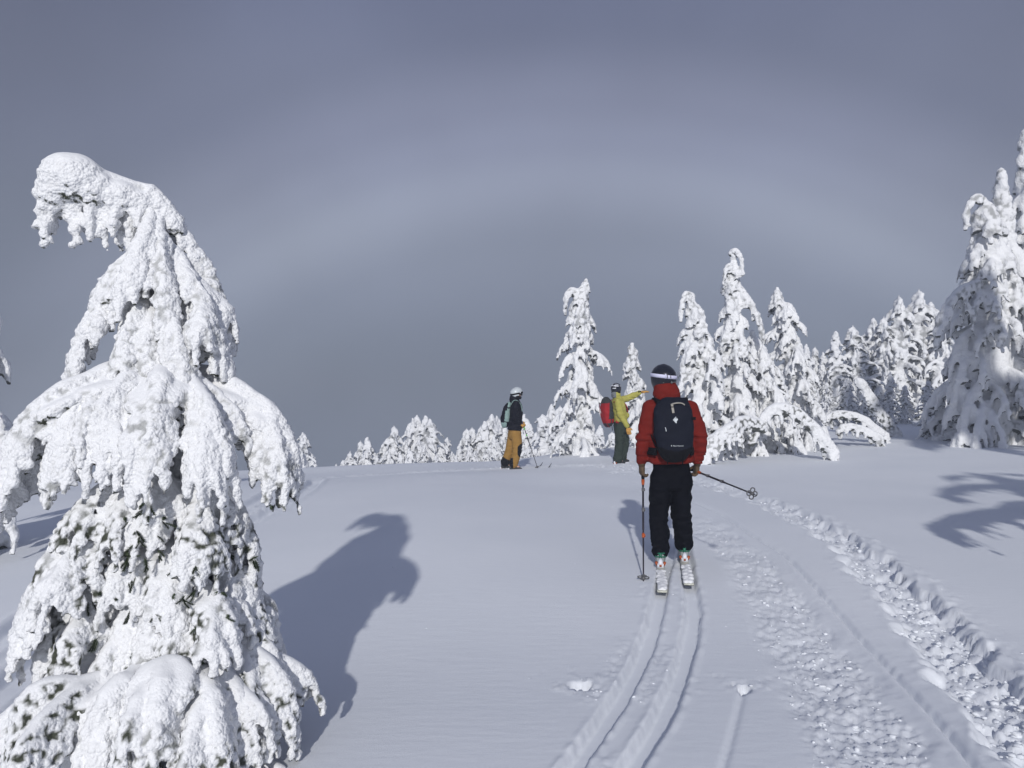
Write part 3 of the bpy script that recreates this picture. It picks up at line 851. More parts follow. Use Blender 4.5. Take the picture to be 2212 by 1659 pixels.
# --- trees made by growing boughs round a leaning stem
def grow_crown(H, Rb, stem, nb, seed, fs=.85, profile=None, voxel=0.035, nfr=7, ntw=3, droop=0.55, extra=None, a1=0.05, s1=0.10, a2=0.02, s2=0.05, top=0.06, fan=1, t0=0.03):
    rng = np.random.default_rng(seed)
    C = catmull([np.array([p[0], p[1], p[2]]) for p in stem], 30)
    zz = C[:, 2]
    B = Boughs()
    tt = np.linspace(0, 1, 30)
    B.soup.tubes(C, np.interp(tt, [0, t0, t0 + .05, .5 + t0 / 2, .9, 1], [Rb * (.30 if t0 < .1 else .08), Rb * (.30 if t0 < .1 else .08), Rb * .28, Rb * .20, top * 1.3, top]), 10)
    prof = profile or ([0, .1, .35, .6, .8, .95, 1], [.9, 1, .8, .55, .36, .2, .12])
    for i in range(nb):
        a = (i + rng.uniform(.2, .8)) / nb
        a = a ** 0.92
        t = t0 + (0.98 - t0) * a
        k = t * 29; j = min(int(k), 28); p = C[j] + (C[j + 1] - C[j]) * (k - j)
        L = Rb * np.interp(t, *prof) * rng.uniform(0.45, 1.25)
        az = i * 2.399 + rng.uniform(-.5, .5)
        d = np.array([math.cos(az), math.sin(az), 0])
        dr = droop * rng.uniform(.7, 1.3)
        pts = [p, p + d * L * .42 + np.array([0, 0, L * .02]), p + d * L * .8 + np.array([0, 0, -L * dr * .42]), p + d * L + np.array([0, 0, -L * dr * 1.05])]
        q = np.interp(t, [0, .55, 1], [1.0, .78, .42])
        B.bough(pts, .10 * fs * q, .065 * fs * q, rng, max(3, int(nfr * (0.5 + .7 * L / Rb))), .36 * fs * q, .062 * fs * q, .034 * fs * q, ntw=ntw, n=8, fan=fan)
    for ex in (extra or []):
        B.bough([np.array(p) for p in ex[0]], ex[1], ex[2], rng, ex[3], ex[4], .070 * fs, .040 * fs, ntw=ntw, n=10)
    V, Q = remesh(*B.flush(), voxel)
    V = rime(V, Q, seed, a1, s1, a2, s2, 0.02, 0.3)
    C = np.array(C); LAST['bare'] = BARE
    return V, Q, C
LAST = {}

def place_tree(name, V, Q, C, Rb, loc, mat, label, group, rz=0, sink=0.12, parts=None):
    root = empty(name, loc, rz)
    tag(root, label, 'tree', group)
    tm = trunk_mesh('trunk', [C[0] - np.array([0, 0, .25])] + [C[i] for i in (6, 12, 18, 24)], Rb * .12, .02)
    link('trunk', tm, M_BARK, root)
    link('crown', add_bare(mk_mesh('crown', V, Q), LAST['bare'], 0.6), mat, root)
    return root

def mid_tree(px_base, d, top_px, Rb, nb, seed, label, stem_px=None, **kw):
    """tree standing at depth d whose stem passes through the listed pixels"""
    bx = (px_base - 512) / FPX * d
    z0 = bz(bx, d)
    base = np.array([bx, d, z0 - 0.08])
    pts = [np.array([0, 0, 0.0])]
    rng = np.random.default_rng(seed + 900)
    for p in (stem_px or []) + [top_px]:
        w = at(p[0], p[1], d + (p[2] if len(p) > 2 else 0)) - base
        pts.append(w)
    ex = []
    for e in kw.pop('extra', []):
        ex.append(([at(p[0], p[1], d + p[2]) - base for p in e[0]],) + tuple(e[1:]))
    V, Q, C = grow_crown(pts[-1][2], Rb, pts, nb, seed, extra=ex, **kw)
    return place_tree('snowy_tree', V, Q, C, Rb, base, M_RIME_MID, label, 'snow-caked trees')

print('near tree quads', near_tree())

mid_tree(580, 21.0, (586, 280), 0.80, 66, 11, 'tall slender snow-caked tree behind the yellow-jacketed skier',
         [(580, 400), (582, 340), (580, 305)], fs=.85, profile=([0, .12, .35, .6, .8, .92, 1], [1, 1.05, .9, .58, .36, .26, .06]),
         extra=[([(581, 300, 0), (573, 291, -.1), (567, 296, -.15), (565, 306, -.15)], .10, .06, 6, .22)])
mid_tree(640, 23.0, (632, 344), 0.52, 44, 12, 'short narrow snow spire just left of the red-jacketed skier\'s helmet',
         [(638, 410), (633, 375)], fs=.75, profile=([0, .2, .5, .8, 1], [1.3, 1.0, .7, .5, .25]))
mid_tree(702, 19.5, (688, 297), 0.80, 62, 13, 'snow-caked tree with hooked tip, nearest right of the red skier\'s head',
         [(702, 400), (699, 345), (695, 310)], fs=.85, profile=([0, .15, .4, .6, .75, .9, 1], [1, 1.1, .85, .5, .28, .2, .1]),
         extra=[([(692, 298, 0), (686, 295, -.1), (682, 304, -.12), (681, 312, -.12)], .09, .06, 5, .2),
                ([(698, 350, 0), (688, 352, -.2), (683, 368, -.25), (682, 384, -.25)], .10, .06, 7, .25)])
mid_tree(738, 20.5, (733, 252), 0.90, 80, 14, 'tallest snow-caked tree of the centre group, its tip bowed over',
         [(738, 410), (734, 345), (732, 290)], fs=.9, profile=([0, .15, .4, .58, .72, .88, 1], [.95, 1.05, .82, .52, .30, .22, .08]),
         extra=[([(731, 254, 0), (736, 251, -.1), (741, 258, -.2), (742, 272, -.25)], .08, .05, 5, .14),
                ([(733, 268, 0), (729, 266, -.15), (725, 272, -.2), (724, 280, -.2)], .07, .05, 4, .12),
                ([(735, 285, 0), (745, 297, -.1), (753, 309, -.15), (760, 322, -.15), (762, 336, -.15)], .12, .06, 10, .28)])
mid_tree(772, 21.0, (752, 332), 0.82, 54, 15, 'leaning snow-caked tree between the tallest and the crooked one',
         [(768, 405), (760, 365)], fs=.85, profile=([0, .15, .45, .7, .88, 1], [1, 1.1, .95, .55, .34, .2]))
mid_tree(800, 22.0, (777, 288), 0.84, 66, 16, 'snow-caked tree with a crooked knobbly tip, rightmost of the centre group',
         [(797, 400), (790, 350), (785, 315), (779, 300)], fs=.85, profile=([0, .15, .45, .65, .8, .92, 1], [1, 1.1, .8, .5, .32, .2, .1]))

# --- the big shaded trees at the right edge and the trees outside the frame whose shadows fall into it
mid_tree(992, 22.0, (984, 200), 2.15, 70, 21, 'broad snow-laden tree with a hooked side tip at the right edge',
         [(994, 380), (992, 300), (988, 230)], fs=1.55, voxel=0.055, s1=0.16, a1=0.07, a2=0.03, s2=0.08,
         profile=([0, .1, .3, .5, .7, .85, 1], [1, 1.05, .85, .55, .30, .15, .08]),
         extra=[([(986, 205, 0), (979, 197, -.1), (971, 201, -.15), (967, 213, -.15), (966, 222, -.15)], .10, .06, 6, .2),
                ([(990, 285, 0), (965, 290, -.6), (945, 310, -.9), (938, 330, -1)], .16, .09, 10, .5)])
mid_tree(1012, 22.8, (1001, 172), 1.7, 64, 22, 'tall snow tree with a blunt knobbly tip behind the hooked one at the right edge',
         [(1010, 350), (1004, 240)], fs=1.5, voxel=0.055, s1=0.16, a1=0.07, a2=0.03, s2=0.08, top=.14,
         profile=([0, .1, .3, .5, .7, .85, 1], [1, 1.05, .8, .5, .28, .16, .10]))
mid_tree(1040, 23.6, (1026, 132), 2.0, 70, 23, 'tallest snow tree, half cut off by the right edge of the picture',
         [(1038, 350), (1030, 220)], fs=1.6, voxel=0.065, s1=0.17, a1=0.07, a2=0.03, s2=0.09, top=.15,
         profile=([0, .1, .3, .5, .7, .85, 1], [1, 1.05, .85, .55, .30, .16, .10]))

def stand_tree(x, y, H, Rb, nb, seed, label, fs=1.3, voxel=0.06, bare=0.0, nfr=7, extra=None, lean=(0, 0), group='snow-caked trees', mat=None):
    z0 = bz(x, y)
    pts = [np.array([0, 0, 0.0]), np.array([lean[0] * .2, lean[1] * .2, H * .4]), np.array([lean[0] * .6, lean[1] * .6, H * .75]), np.array([lean[0], lean[1], H])]
    V, Q, C = grow_crown(H, Rb, pts, nb, seed, fs=fs, voxel=voxel, s1=0.16, a1=0.07, a2=0, s2=0.08, t0=bare, nfr=nfr, extra=extra)
    return place_tree('snowy_tree', V, Q, C, Rb, (x, y, z0 - .08), mat or M_RIME_MID, label, group)

stand_tree(-6.92, 8.9, 4.6, 1.35, 46, 31, 'snow-laden tree of which only bough tips enter at the left edge', fs=1.0, voxel=0.045)
stand_tree(8.3, 4.7, 5.0, 4.4, 32, 32, 'snow-laden tree beyond the right edge casting the fingered shadow', fs=1.2, voxel=0.08, nfr=4,
           extra=[([(0, 0, 2.6), (-1.5, -.1, 2.75), (-2.8, 0, 2.5), (-3.6, .1, 2.1)], .2, .1, 10, .6), ([(0, 0, 2.3), (-1.5, .5, 2.3), (-2.6, .9, 2.1), (-3.4, 1.1, 1.7)], .2, .1, 9, .6), ([(0, 0, 3.9), (-.8, 0, 4.0), (-1.5, 0, 3.8), (-2.1, 0, 3.4)], .18, .1, 7, .5)])
stand_tree(11.7, 9.6, 11.5, 2.6, 46, 33, 'unseen high-crowned tree added to shade the right-edge trees, nearest of three', fs=2.0, voxel=0.14, bare=.40, nfr=5)  # three unseen trees added for shade, crowns raised so the ground stays lit
stand_tree(14.6, 9.8, 12.0, 2.7, 46, 34, 'unseen high-crowned tree added to shade the right-edge trees, middle of three', fs=2.0, voxel=0.14, bare=.40, nfr=5)
stand_tree(17.6, 10.6, 12.0, 2.6, 46, 35, 'unseen high-crowned tree added to shade the right-edge trees, farthest of three', fs=2.0, voxel=0.14, bare=.40, nfr=5)

# --- saplings bowed to the ground under their snow
def bowed(name, pts, r0, r1, nf, fl, label, seed, d, fan=0):
    rng = np.random.default_rng(seed)
    P = [at(p[0], p[1], d + (p[2] if len(p) > 2 else 0)) for p in pts]
    b = P[-1].copy(); b[2] = bz(b[0], b[1])
    B = Boughs()
    L = [p - b for p in P]
    B.bough(L, r0, r1, rng, nf, fl, .070, .040, ntw=4, n=14, fan=fan)
    V, Q = remesh(*B.flush(), 0.03)
    V = rime(V, Q, seed, 0.05, 0.10, 0.02, 0.05, 0.02, 0.3)
    root = empty(name, b)
    tag(root, label, 'tree', 'saplings bowed by snow')
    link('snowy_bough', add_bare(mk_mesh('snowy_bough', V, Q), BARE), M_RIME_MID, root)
    C = catmull(L, 12) - np.array([0, 0, r1 * .6])
    S = Soup(); S.tubes(C, np.linspace(.02, .035, 12), 8)
    link('stem', S.mesh('stem'), M_BARK, root)

bowed('bowed_sapling', [(752, 442), (762, 420), (778, 409), (796, 414), (812, 428), (824, 443), (834, 455)], .10, .16, 16, .42, 'long arched snow bough touching the snow in front of the centre trees', 41, 18.6)
bowed('bowed_sapling', [(762, 428, .6), (742, 424, .3), (728, 434), (716, 440), (705, 447), (696, 456)], .15, .15, 26, .46, 'low snow mound of boughs beside the red skier\'s right elbow', 42, 18.0)
bowed('bowed_sapling', [(826, 420), (834, 416), (850, 416), (866, 422), (877, 432), (886, 438)], .10, .14, 12, .32, 'upper of two small snow arches right of the long arched bough', 43, 22.6)
bowed('bowed_sapling', [(838, 433), (844, 428), (856, 428), (868, 433), (880, 440)], .08, .12, 9, .28, 'lower of two small snow arches right of the long arched bough', 44, 21.8)
bowed('bowed_sapling', [(858, 383), (862, 386), (870, 400), (880, 416), (892, 432), (896, 438)], .14, .22, 14, .45, 'leaning snow-plastered sapling below the far trees on the right', 45, 24.5)

# --- far conifers: four kinds, copied
def far_kind(seed, Rb, nb, droop, top):
    pts = [np.array([0, 0, z]) + np.array([.03 * math.sin(z * 2 + seed), 0, 0]) for z in (0, 1.5, 3, 4.2, 5)]
    V, Q, C = grow_crown(5, Rb, pts, nb, seed, fs=1.15, voxel=0.06, nfr=5, ntw=1, droop=droop, a1=0.08, s1=0.2, a2=0.03, s2=0.09, top=top, fan=0,
                         profile=([0, .1, .35, .6, .8, .95, 1], [1, 1.0, .78, .52, .30, .13, .06]))
    tm = trunk_mesh('trunk', [C[0] - np.array([0, 0, .3])] + [C[i] for i in (6, 12, 18, 24)], .11, .02)
    tm.materials.append(M_BARK)
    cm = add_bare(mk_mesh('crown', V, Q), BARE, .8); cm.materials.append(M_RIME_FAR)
    return tm, cm
FAR = [far_kind(61, 1.35, 56, .35, .05), far_kind(62, 1.2, 52, .25, .05), far_kind(63, 1.6, 56, .45, .07), far_kind(64, 1.05, 48, .3, .05)]
ORD = ['first', 'second', 'third', 'fourth', 'fifth', 'sixth', 'seventh', 'eighth', 'ninth', 'tenth', 'eleventh', 'twelfth', 'thirteenth', 'fourteenth', 'fifteenth', 'sixteenth', 'seventeenth', 'eighteenth', 'nineteenth', 'twentieth']
def far_row(spots, where, group, seed, mat_wide=1.0):
    g = np.random.default_rng(seed)
    spots = sorted(spots)
    for k, (px, py, d, w) in enumerate(spots):
        d = d + g.uniform(-1.2, 1.2)
        p = at(px, py, d)
        z0 = bz(p[0], d) - 0.25
        H = p[2] - z0
        root = empty('snowy_fir', (p[0], d, z0), g.uniform(0, 6.28))
        tag(root, 'snowy fir, %s from left %s' % (ORD[k], where), 'tree', group)
        sx = H / 5.0 * w * 1.12
        root.scale = (sx, sx, H / 5.0)
        tm, cm = FAR[int(g.integers(0, 4))]
        for nm, me in (('trunk', tm), ('crown', cm)):
            c = bpy.data.objects.new(nm, me); COL.objects.link(c); c.parent = root
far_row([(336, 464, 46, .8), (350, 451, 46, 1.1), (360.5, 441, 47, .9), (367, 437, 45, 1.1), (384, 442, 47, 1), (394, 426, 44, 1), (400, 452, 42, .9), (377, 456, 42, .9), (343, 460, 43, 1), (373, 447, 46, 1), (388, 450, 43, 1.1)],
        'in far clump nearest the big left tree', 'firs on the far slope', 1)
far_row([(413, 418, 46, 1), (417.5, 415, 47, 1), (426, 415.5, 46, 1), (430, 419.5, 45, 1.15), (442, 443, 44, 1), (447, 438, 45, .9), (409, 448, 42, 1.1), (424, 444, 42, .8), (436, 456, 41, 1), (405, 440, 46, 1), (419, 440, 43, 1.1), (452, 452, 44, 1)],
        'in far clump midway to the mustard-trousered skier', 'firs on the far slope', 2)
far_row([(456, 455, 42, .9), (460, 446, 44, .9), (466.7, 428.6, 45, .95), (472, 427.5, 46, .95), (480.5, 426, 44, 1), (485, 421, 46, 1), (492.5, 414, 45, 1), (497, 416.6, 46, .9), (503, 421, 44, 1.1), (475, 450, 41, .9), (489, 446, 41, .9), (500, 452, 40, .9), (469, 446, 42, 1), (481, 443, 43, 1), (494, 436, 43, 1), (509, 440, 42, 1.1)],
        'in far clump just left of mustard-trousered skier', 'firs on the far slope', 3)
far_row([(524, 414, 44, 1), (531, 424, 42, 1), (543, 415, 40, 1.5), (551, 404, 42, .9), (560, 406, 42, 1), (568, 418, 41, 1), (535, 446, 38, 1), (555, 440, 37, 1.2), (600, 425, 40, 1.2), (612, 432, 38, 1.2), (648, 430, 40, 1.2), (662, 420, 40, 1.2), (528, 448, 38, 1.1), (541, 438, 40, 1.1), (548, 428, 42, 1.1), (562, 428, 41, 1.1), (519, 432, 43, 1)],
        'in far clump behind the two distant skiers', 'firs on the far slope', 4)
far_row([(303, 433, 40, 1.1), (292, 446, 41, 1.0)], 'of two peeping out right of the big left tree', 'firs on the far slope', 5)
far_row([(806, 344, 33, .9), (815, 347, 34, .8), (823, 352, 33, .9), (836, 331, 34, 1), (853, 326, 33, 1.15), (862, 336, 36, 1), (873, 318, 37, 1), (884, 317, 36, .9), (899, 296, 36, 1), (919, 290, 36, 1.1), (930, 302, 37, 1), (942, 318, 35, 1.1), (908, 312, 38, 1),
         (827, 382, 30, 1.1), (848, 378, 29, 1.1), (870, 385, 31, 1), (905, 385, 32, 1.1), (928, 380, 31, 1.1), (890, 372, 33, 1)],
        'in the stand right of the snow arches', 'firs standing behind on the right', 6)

# ------------------------------------------------------------------ people
def cloth_mat(name, col, weave=0.0, rough=0.75, noise=0.10):
    m, n, l, b = new_mat(name)
    b.inputs['Roughness'].default_value = rough; b.inputs['Specular IOR Level'].default_value = 0.06
    t = n.new('ShaderNodeTexCoord')
    z = n.new('ShaderNodeTexNoise'); z.inputs['Scale'].default_value = 9; z.inputs['Detail'].default_value = 5
    l.new(t.outputs['Object'], z.inputs['Vector'])
    r = n.new('ShaderNodeValToRGB'); r.color_ramp.elements[0].position = .3; r.color_ramp.elements[1].position = .7
    r.color_ramp.elements[0].color = tuple(c * (1 - noise) for c in col) + (1,); r.color_ramp.elements[1].color = tuple(c * (1 + noise) for c in col) + (1,)
    l.new(z.outputs['Fac'], r.inputs[0])
    if weave:
        ck = n.new('ShaderNodeTexBrick'); ck.inputs['Scale'].default_value = 1; ck.offset = 0.0
        ck.inputs['Brick Width'].default_value = .011; ck.inputs['Row Height'].default_value = .008; ck.inputs['Mortar Size'].default_value = .0012
        ck.inputs['Color1'].default_value = (1, 1, 1, 1); ck.inputs['Color2'].default_value = (.93, .93, .93, 1); ck.inputs['Mortar'].default_value = (1 + weave, 1 + weave, 1 + weave * 1.2, 1)
        mp = n.new('ShaderNodeMapping'); mp.inputs['Rotation'].default_value = (math.pi / 2, 0, 0)
        l.new(t.outputs['Object'], mp.inputs['Vector']); l.new(mp.outputs[0], ck.inputs['Vector'])
        mm = n.new('ShaderNodeMix'); mm.data_type = 'RGBA'; mm.blend_type = 'MULTIPLY'; mm.inputs['Factor'].default_value = 1
        l.new(r.outputs[0], mm.inputs['A']); l.new(ck.outputs['Color'], mm.inputs['B']); l.new(mm.outputs['Result'], b.inputs['Base Color'])
    else:
        l.new(r.outputs[0], b.inputs['Base Color'])
    f = n.new('ShaderNodeTexNoise'); f.inputs['Scale'].default_value = 260; f.inputs['Detail'].default_value = 2
    l.new(t.outputs['Object'], f.inputs['Vector'])
    bp = n.new('ShaderNodeBump'); bp.inputs['Strength'].default_value = .25; bp.inputs['Distance'].default_value = .002
    l.new(f.outputs['Fac'], bp.inputs['Height']); l.new(bp.outputs[0], b.inputs['Normal'])
    return m
M_SKIN = mat_plain('skin', (.50, .30, .22), .55, scale=12)
M_RED = cloth_mat('red_shell_fabric', (.15, .0145, .0105))
M_NAVYPANT = cloth_mat('black_navy_fabric', (.003, .0033, .006))
M_BLACK = mat_plain('black_webbing', (.006, .006, .008), .7, spec=.1)
M_NAVY = cloth_mat('navy_ripstop', (.0085, .0098, .0155), weave=.7)
M_HELM = mat_plain('glossy_black_shell', (.010, .011, .018), .28, noise=.05, spec=.5)
M_WHITE = mat_plain('white_plastic', (.72, .73, .78), .5, noise=.04)
M_STRAPW = cloth_mat('white_lilac_webbing', (.62, .62, .78))
M_BEIGE = cloth_mat('beige_webbing', (.36, .34, .30))
M_LOGO = mat_plain('silver_print', (.62, .66, .68), .5, noise=.04)
M_LEATHER = mat_plain('brown_leather', (.085, .055, .030), .7, noise=.3, bump=.3)
M_TAN = mat_plain('tan_leather', (.50, .26, .055), .7, noise=.2, bump=.3)
M_ORANGE = mat_plain('orange_plastic', (.38, .075, .015), .45, noise=.06)
M_POLE = mat_plain('dark_pole_metal', (.035, .028, .038), .35, .6, noise=.2)
M_GREY = mat_plain('grey_plastic', (.11, .11, .115), .5)
M_BOOT = mat_plain('grey_white_boot_shell', (.26, .285, .285), .45, noise=.15)
M_GREEN = mat_plain('green_buckle', (.015, .13, .075), .4)
M_REDPL = mat_plain('red_plastic', (.38, .04, .02), .45)
M_SKI = mat_plain('pale_ski_sheet', (.58, .58, .50), .4, noise=.1)
M_EDGE = mat_plain('dark_ski_edge', (.03, .03, .035), .4, .3)
M_YELLOW = cloth_mat('yellow_green_shell', (.38, .355, .085))
M_OLIVE = cloth_mat('dark_green_fabric', (.030, .040, .032))
M_REDPACK = cloth_mat('red_pack_fabric', (.30, .018, .022))
M_GREYPACK = cloth_mat('dark_grey_pack_fabric', (.038, .040, .042))
M_MUSTARD = cloth_mat('mustard_fabric', (.285, .16, .042))
M_BLKJKT = cloth_mat('black_jacket_fabric', (.008, .008, .013))
M_SAGE = cloth_mat('sage_green_fabric', (.24, .34, .32))
M_SILVER = mat_plain('silver_grey_shell', (.50, .54, .56), .35, noise=.05)
M_LENS = mat_plain('dark_goggle_lens', (.02, .02, .025), .1, noise=.02, spec=.8)
M_HOODGREY = cloth_mat('grey_fleece', (.16, .17, .18))
M_GRIPBLUE = mat_plain('blue_grip', (.03, .04, .10), .6)
M_LIME = mat_plain('lime_plastic', (.12, .45, .06), .5)

A = lambda *v: np.array(v, float)
def unit(v): v = np.asarray(v, float); return v / (np.linalg.norm(v) + 1e-12)

def wrinkle(V, Q, amp, seed, joints=(), sm=3):
    V = laplace(V, Q, sm)
    N = vnormals(V, Q)
    d = amp * 1.3 * vnoise(V * A(1, 1, 1.9), .075, seed) + amp * 1.5 * vnoise(V * A(.6, .6, 2.2), .16, seed + 3)
    for j, r, k in joints:      # folds bunch at bends
        w = np.exp(-(np.linalg.norm(V - j, axis=1) / r) ** 2)
        d = d + w * k * (1 - 2 * np.abs(vnoise(V * A(.5, .5, 2.6) + 3, .075, seed + 8)))
    V = V + N * d[:, None]
    return laplace(V, Q, 1, .4)

def finish(name, V, Q, mats, parent, pick=None):
    me = mk_mesh(name, V, Q)
    for m in (mats if isinstance(mats, (list, tuple)) else [mats]): me.materials.append(m)
    if pick is not None:
        C = V[Q].mean(1)
        me.polygons.foreach_set('material_index', pick(C).astype(np.int32))
    return link(name, me, None, parent)

def soup_part(name, S, mat, parent, voxel=None, sm=2, smooth=True):
    if voxel:
        V, Q = remesh(*S.arrays(), voxel); V = laplace(V, Q, sm)
        return finish(name, V, Q, mat, parent)
    return link(name, S.mesh(name, smooth), mat, parent)

def glove(parent, wr, d, palm, curl, mat, thumb_side, spread=.012, size=1.0, cuff=None):
    """five-fingered glove: wr wrist, d towards the fingers, palm normal, curl angle per joint"""
    d = unit(d); palm = unit(palm - d * np.dot(palm, d)); sd = unit(np.cross(d, palm))
    S = Soup()
    s = size
    S.loft([wr - d * .015 * s, wr + d * .02 * s, wr + d * .05 * s, wr + d * .085 * s, wr + d * .098 * s], [(.034 * s, .026 * s), (.037 * s, .025 * s), (.046 * s, .024 * s), (.047 * s, .021 * s), (.040 * s, .016 * s)], right=sd, n=16, power=2.6)
    for k, (o, L) in enumerate(zip((-.033, -.011, .011, .033), (.066, .078, .074, .058))):
        p = wr + d * .088 * s + sd * o * s * thumb_side
        dd = unit(d + sd * spread * 10 * o * thumb_side)
        pts = [p]; ang = 0
        for seg, f in enumerate((.45, .32, .25)):
            ang += curl * (0.75 if seg == 0 else 1.0) * (1 + .08 * (k - 1.5))
            v = dd * math.cos(ang) + palm * math.sin(ang)
            pts.append(pts[-1] + v * L * s * f)
        S.tubes(catmull(pts, 7), np.array([.0125, .0125, .012, .012, .0115, .011, .010]) * s, 10)
    p = wr + d * .030 * s - sd * .036 * s * thumb_side
    t1 = p + (d * .55 - sd * thumb_side * .75 + palm * .35) * .035 * s
    t2 = t1 + (d * .75 - sd * thumb_side * .1 + palm * (.45 + .4 * curl)) * .034 * s
    S.tubes(catmull([p, t1, t2], 6), np.array([.016, .015, .0145, .014, .013, .011]) * s, 10)
    V, Q = remesh(*S.arrays(), .0055 * s); V = laplace(V, Q, 1)
    V = V + vnormals(V, Q) * (.0014 * vnoise(V, .014, 3))[:, None]
    g = finish('glove', V, Q, mat, parent)
    C = Soup(); C.loft([wr - d * .045 * s, wr - d * .02 * s, wr + d * .012 * s], [(.046 * s, .04 * s), (.043 * s, .036 * s), (.041 * s, .031 * s)], right=sd, n=16)
    soup_part('cuff', C, cuff or M_BLACK, g)
    return g

def person(name, loc, J, right, label, jack_mat, pant_mat, hem=.0, jr=1.0, pr=1.0, pant_pick=None, skin_fwd=None, cuff_r=.088, seed=1, sleeve=.068):
    """J: joints; right: unit vector to the person's right"""
    root = empty(name, loc)
    tag(root, label, 'person')
    right = unit(right); fwd = unit(np.cross(A(0, 0, 1), right))
    # body: one continuous surface under the clothes
    S = Soup()
    S.loft([J['pelvis'] - A(0, 0, .10), J['pelvis'], J['pelvis'] * .6 + J['chest'] * .4, J['chest'], J['chest'] * .35 + J['neck'] * .65, J['neck'] + A(0, 0, .02), J['head'] - A(0, 0, .05)],
           [(.14, .09), (.155, .10), (.14, .09), (.165, .105), (.13, .08), (.058, .058), (.055, .058)], right=right, n=16)
    hd = J['head']; f = unit(J.get('look', fwd)); hr = unit(np.cross(f, A(0, 0, 1)))
    rot = np.stack([hr, f, A(0, 0, 1)], 1)
    S.ball(hd, (.076, .096, .118), rot=rot)
    S.ball(hd + f * .05 - A(0, 0, .075), (.05, .05, .045), rot=rot)                    # jaw and chin
    S.tubes(np.array([hd + f * .09 + A(0, 0, .012), hd + f * .105 - A(0, 0, .012), hd + f * .112 - A(0, 0, .03)]), np.array([.010, .012, .015]), 8)   # nose
    S.tubes(np.array([hd + f * .088 - hr * .02 - A(0, 0, .06), hd + f * .094 - A(0, 0, .06), hd + f * .088 + hr * .02 - A(0, 0, .06)]), np.array([.006, .009, .006]), 6)   # lips
    for sg in (-1, 1): S.ball(hd + hr * sg * .078 - A(0, 0, .005), (.012, .022, .032), rot=rot)          # ears
    for s_ in 'LR':
        S.tubes(catmull([J['sh' + s_], J['el' + s_], J['wr' + s_], J['wr' + s_] + unit(J['wr' + s_] - J['el' + s_]) * .04], 10), np.interp(np.linspace(0, 1, 10), [0, .45, 1], [.055, .042, .028]), 10)
        S.tubes(catmull([J['hip' + s_], J['kn' + s_], J['an' + s_]], 10), np.interp(np.linspace(0, 1, 10), [0, .5, .65, 1], [.085, .058, .056, .04]), 10)
        S.tubes(np.array([J['an' + s_] - A(0, 0, .02), J['an' + s_] - A(0, 0, .05) + J.get('toe' + s_, fwd) * .12]), np.array([.042, .035]), 8)
    V, Q = remesh(*S.arrays(), .011); V = laplace(V, Q, 2)
    finish('body', V, Q, M_SKIN, root)
    # jacket
    S = Soup()
    pe, ch, ne = J['pelvis'], J['chest'], J['neck']
    hemp = pe + A(0, 0, hem)
    st = [hemp, pe * .75 + ch * .25 + A(0, 0, hem * .7), pe * .45 + ch * .55, ch, ch * .55 + ne * .45, ch * .18 + ne * .82, ne]
    rd = [(.215, .150), (.208, .142), (.205, .142), (.218, .150), (.208, .138), (.135, .105), (.085, .09)]
    S.loft(st, np.array(rd) * jr, right=right, n=28, power=2.3)
    jn = []
    for s_ in 'LR':
        sh, el, wr = J['sh' + s_], J['el' + s_], J['wr' + s_]
        S.ball(sh, (.088 * jr,) * 3)
        S.tubes(catmull([sh, el, wr], 12), np.interp(np.linspace(0, 1, 12), [0, .3, .5, .75, 1], [.090, .078, .072, .066, .056]) * jr * (sleeve / .068), 14)
        jn += [(el, .15, .020), (wr, .11, .012), (sh - A(0, 0, .14), .12, .010)]
    jn += [(hemp + A(0, 0, .08), .2, .004)]
    V, Q = remesh(*S.arrays(), .0125)
    V = wrinkle(V, Q, .0045, seed, jn)
    jk = finish('jacket', V, Q, jack_mat, root)
    # trousers
    S = Soup()
    S.loft([pe - A(0, 0, .20), pe - A(0, 0, .08), pe + A(0, 0, .06)], np.array([(.165, .118), (.188, .132), (.180, .128)]) * pr, right=right, n=24)
    jn = []
    for s_ in 'LR':
        hp, kn, an = J['hip' + s_], J['kn' + s_], J['an' + s_]
        S.tubes(catmull([hp - A(0, 0, .02), kn, an], 14), np.interp(np.linspace(0, 1, 14), [0, .2, .5, .75, 1], [.112, .108, .096, .092, cuff_r]) * pr, 16)
        jn += [(kn, .15, .018), (an + A(0, 0, .06), .12, .014), (hp - A(0, 0, .1), .13, .009)]
    V, Q = remesh(*S.arrays(), .0125)
    V = wrinkle(V, Q, .0045, seed + 40, jn)
    finish('trousers', V, Q, pant_mat, root, pant_pick)
    return root, jk, fwd, right

def band(name, c, rx, ry, h, thick, mat, parent, rot=None, a0=0, a1=2 * math.pi, n=48):
    """belt-like ring of rectangular section"""
    closed = abs(a1 - a0 - 2 * math.pi) < 1e-6
    th = np.linspace(a0, a1, n, endpoint=not closed)
    V = []
    for t in th:
        for (q, z) in ((0, -h / 2), (thick, -h / 2), (thick, h / 2), (0, h / 2)):
            V.append(((rx + q) * math.cos(t), (ry + q) * math.sin(t), z))
    V = np.array(V)
    if rot is not None: V = V @ np.asarray(rot).T
    V = V + c
    F = []
    m = n if closed else n - 1
    for i in range(m):
        j = (i + 1) % n
        for k in range(4): F.append((i * 4 + k, j * 4 + k, j * 4 + (k + 1) % 4, i * 4 + (k + 1) % 4))
    if not closed: F += [(0, 1, 2, 3), ((n - 1) * 4 + 3, (n - 1) * 4 + 2, (n - 1) * 4 + 1, (n - 1) * 4)]
    return link(name, mk_mesh(name, V, F, smooth=False), mat, parent)

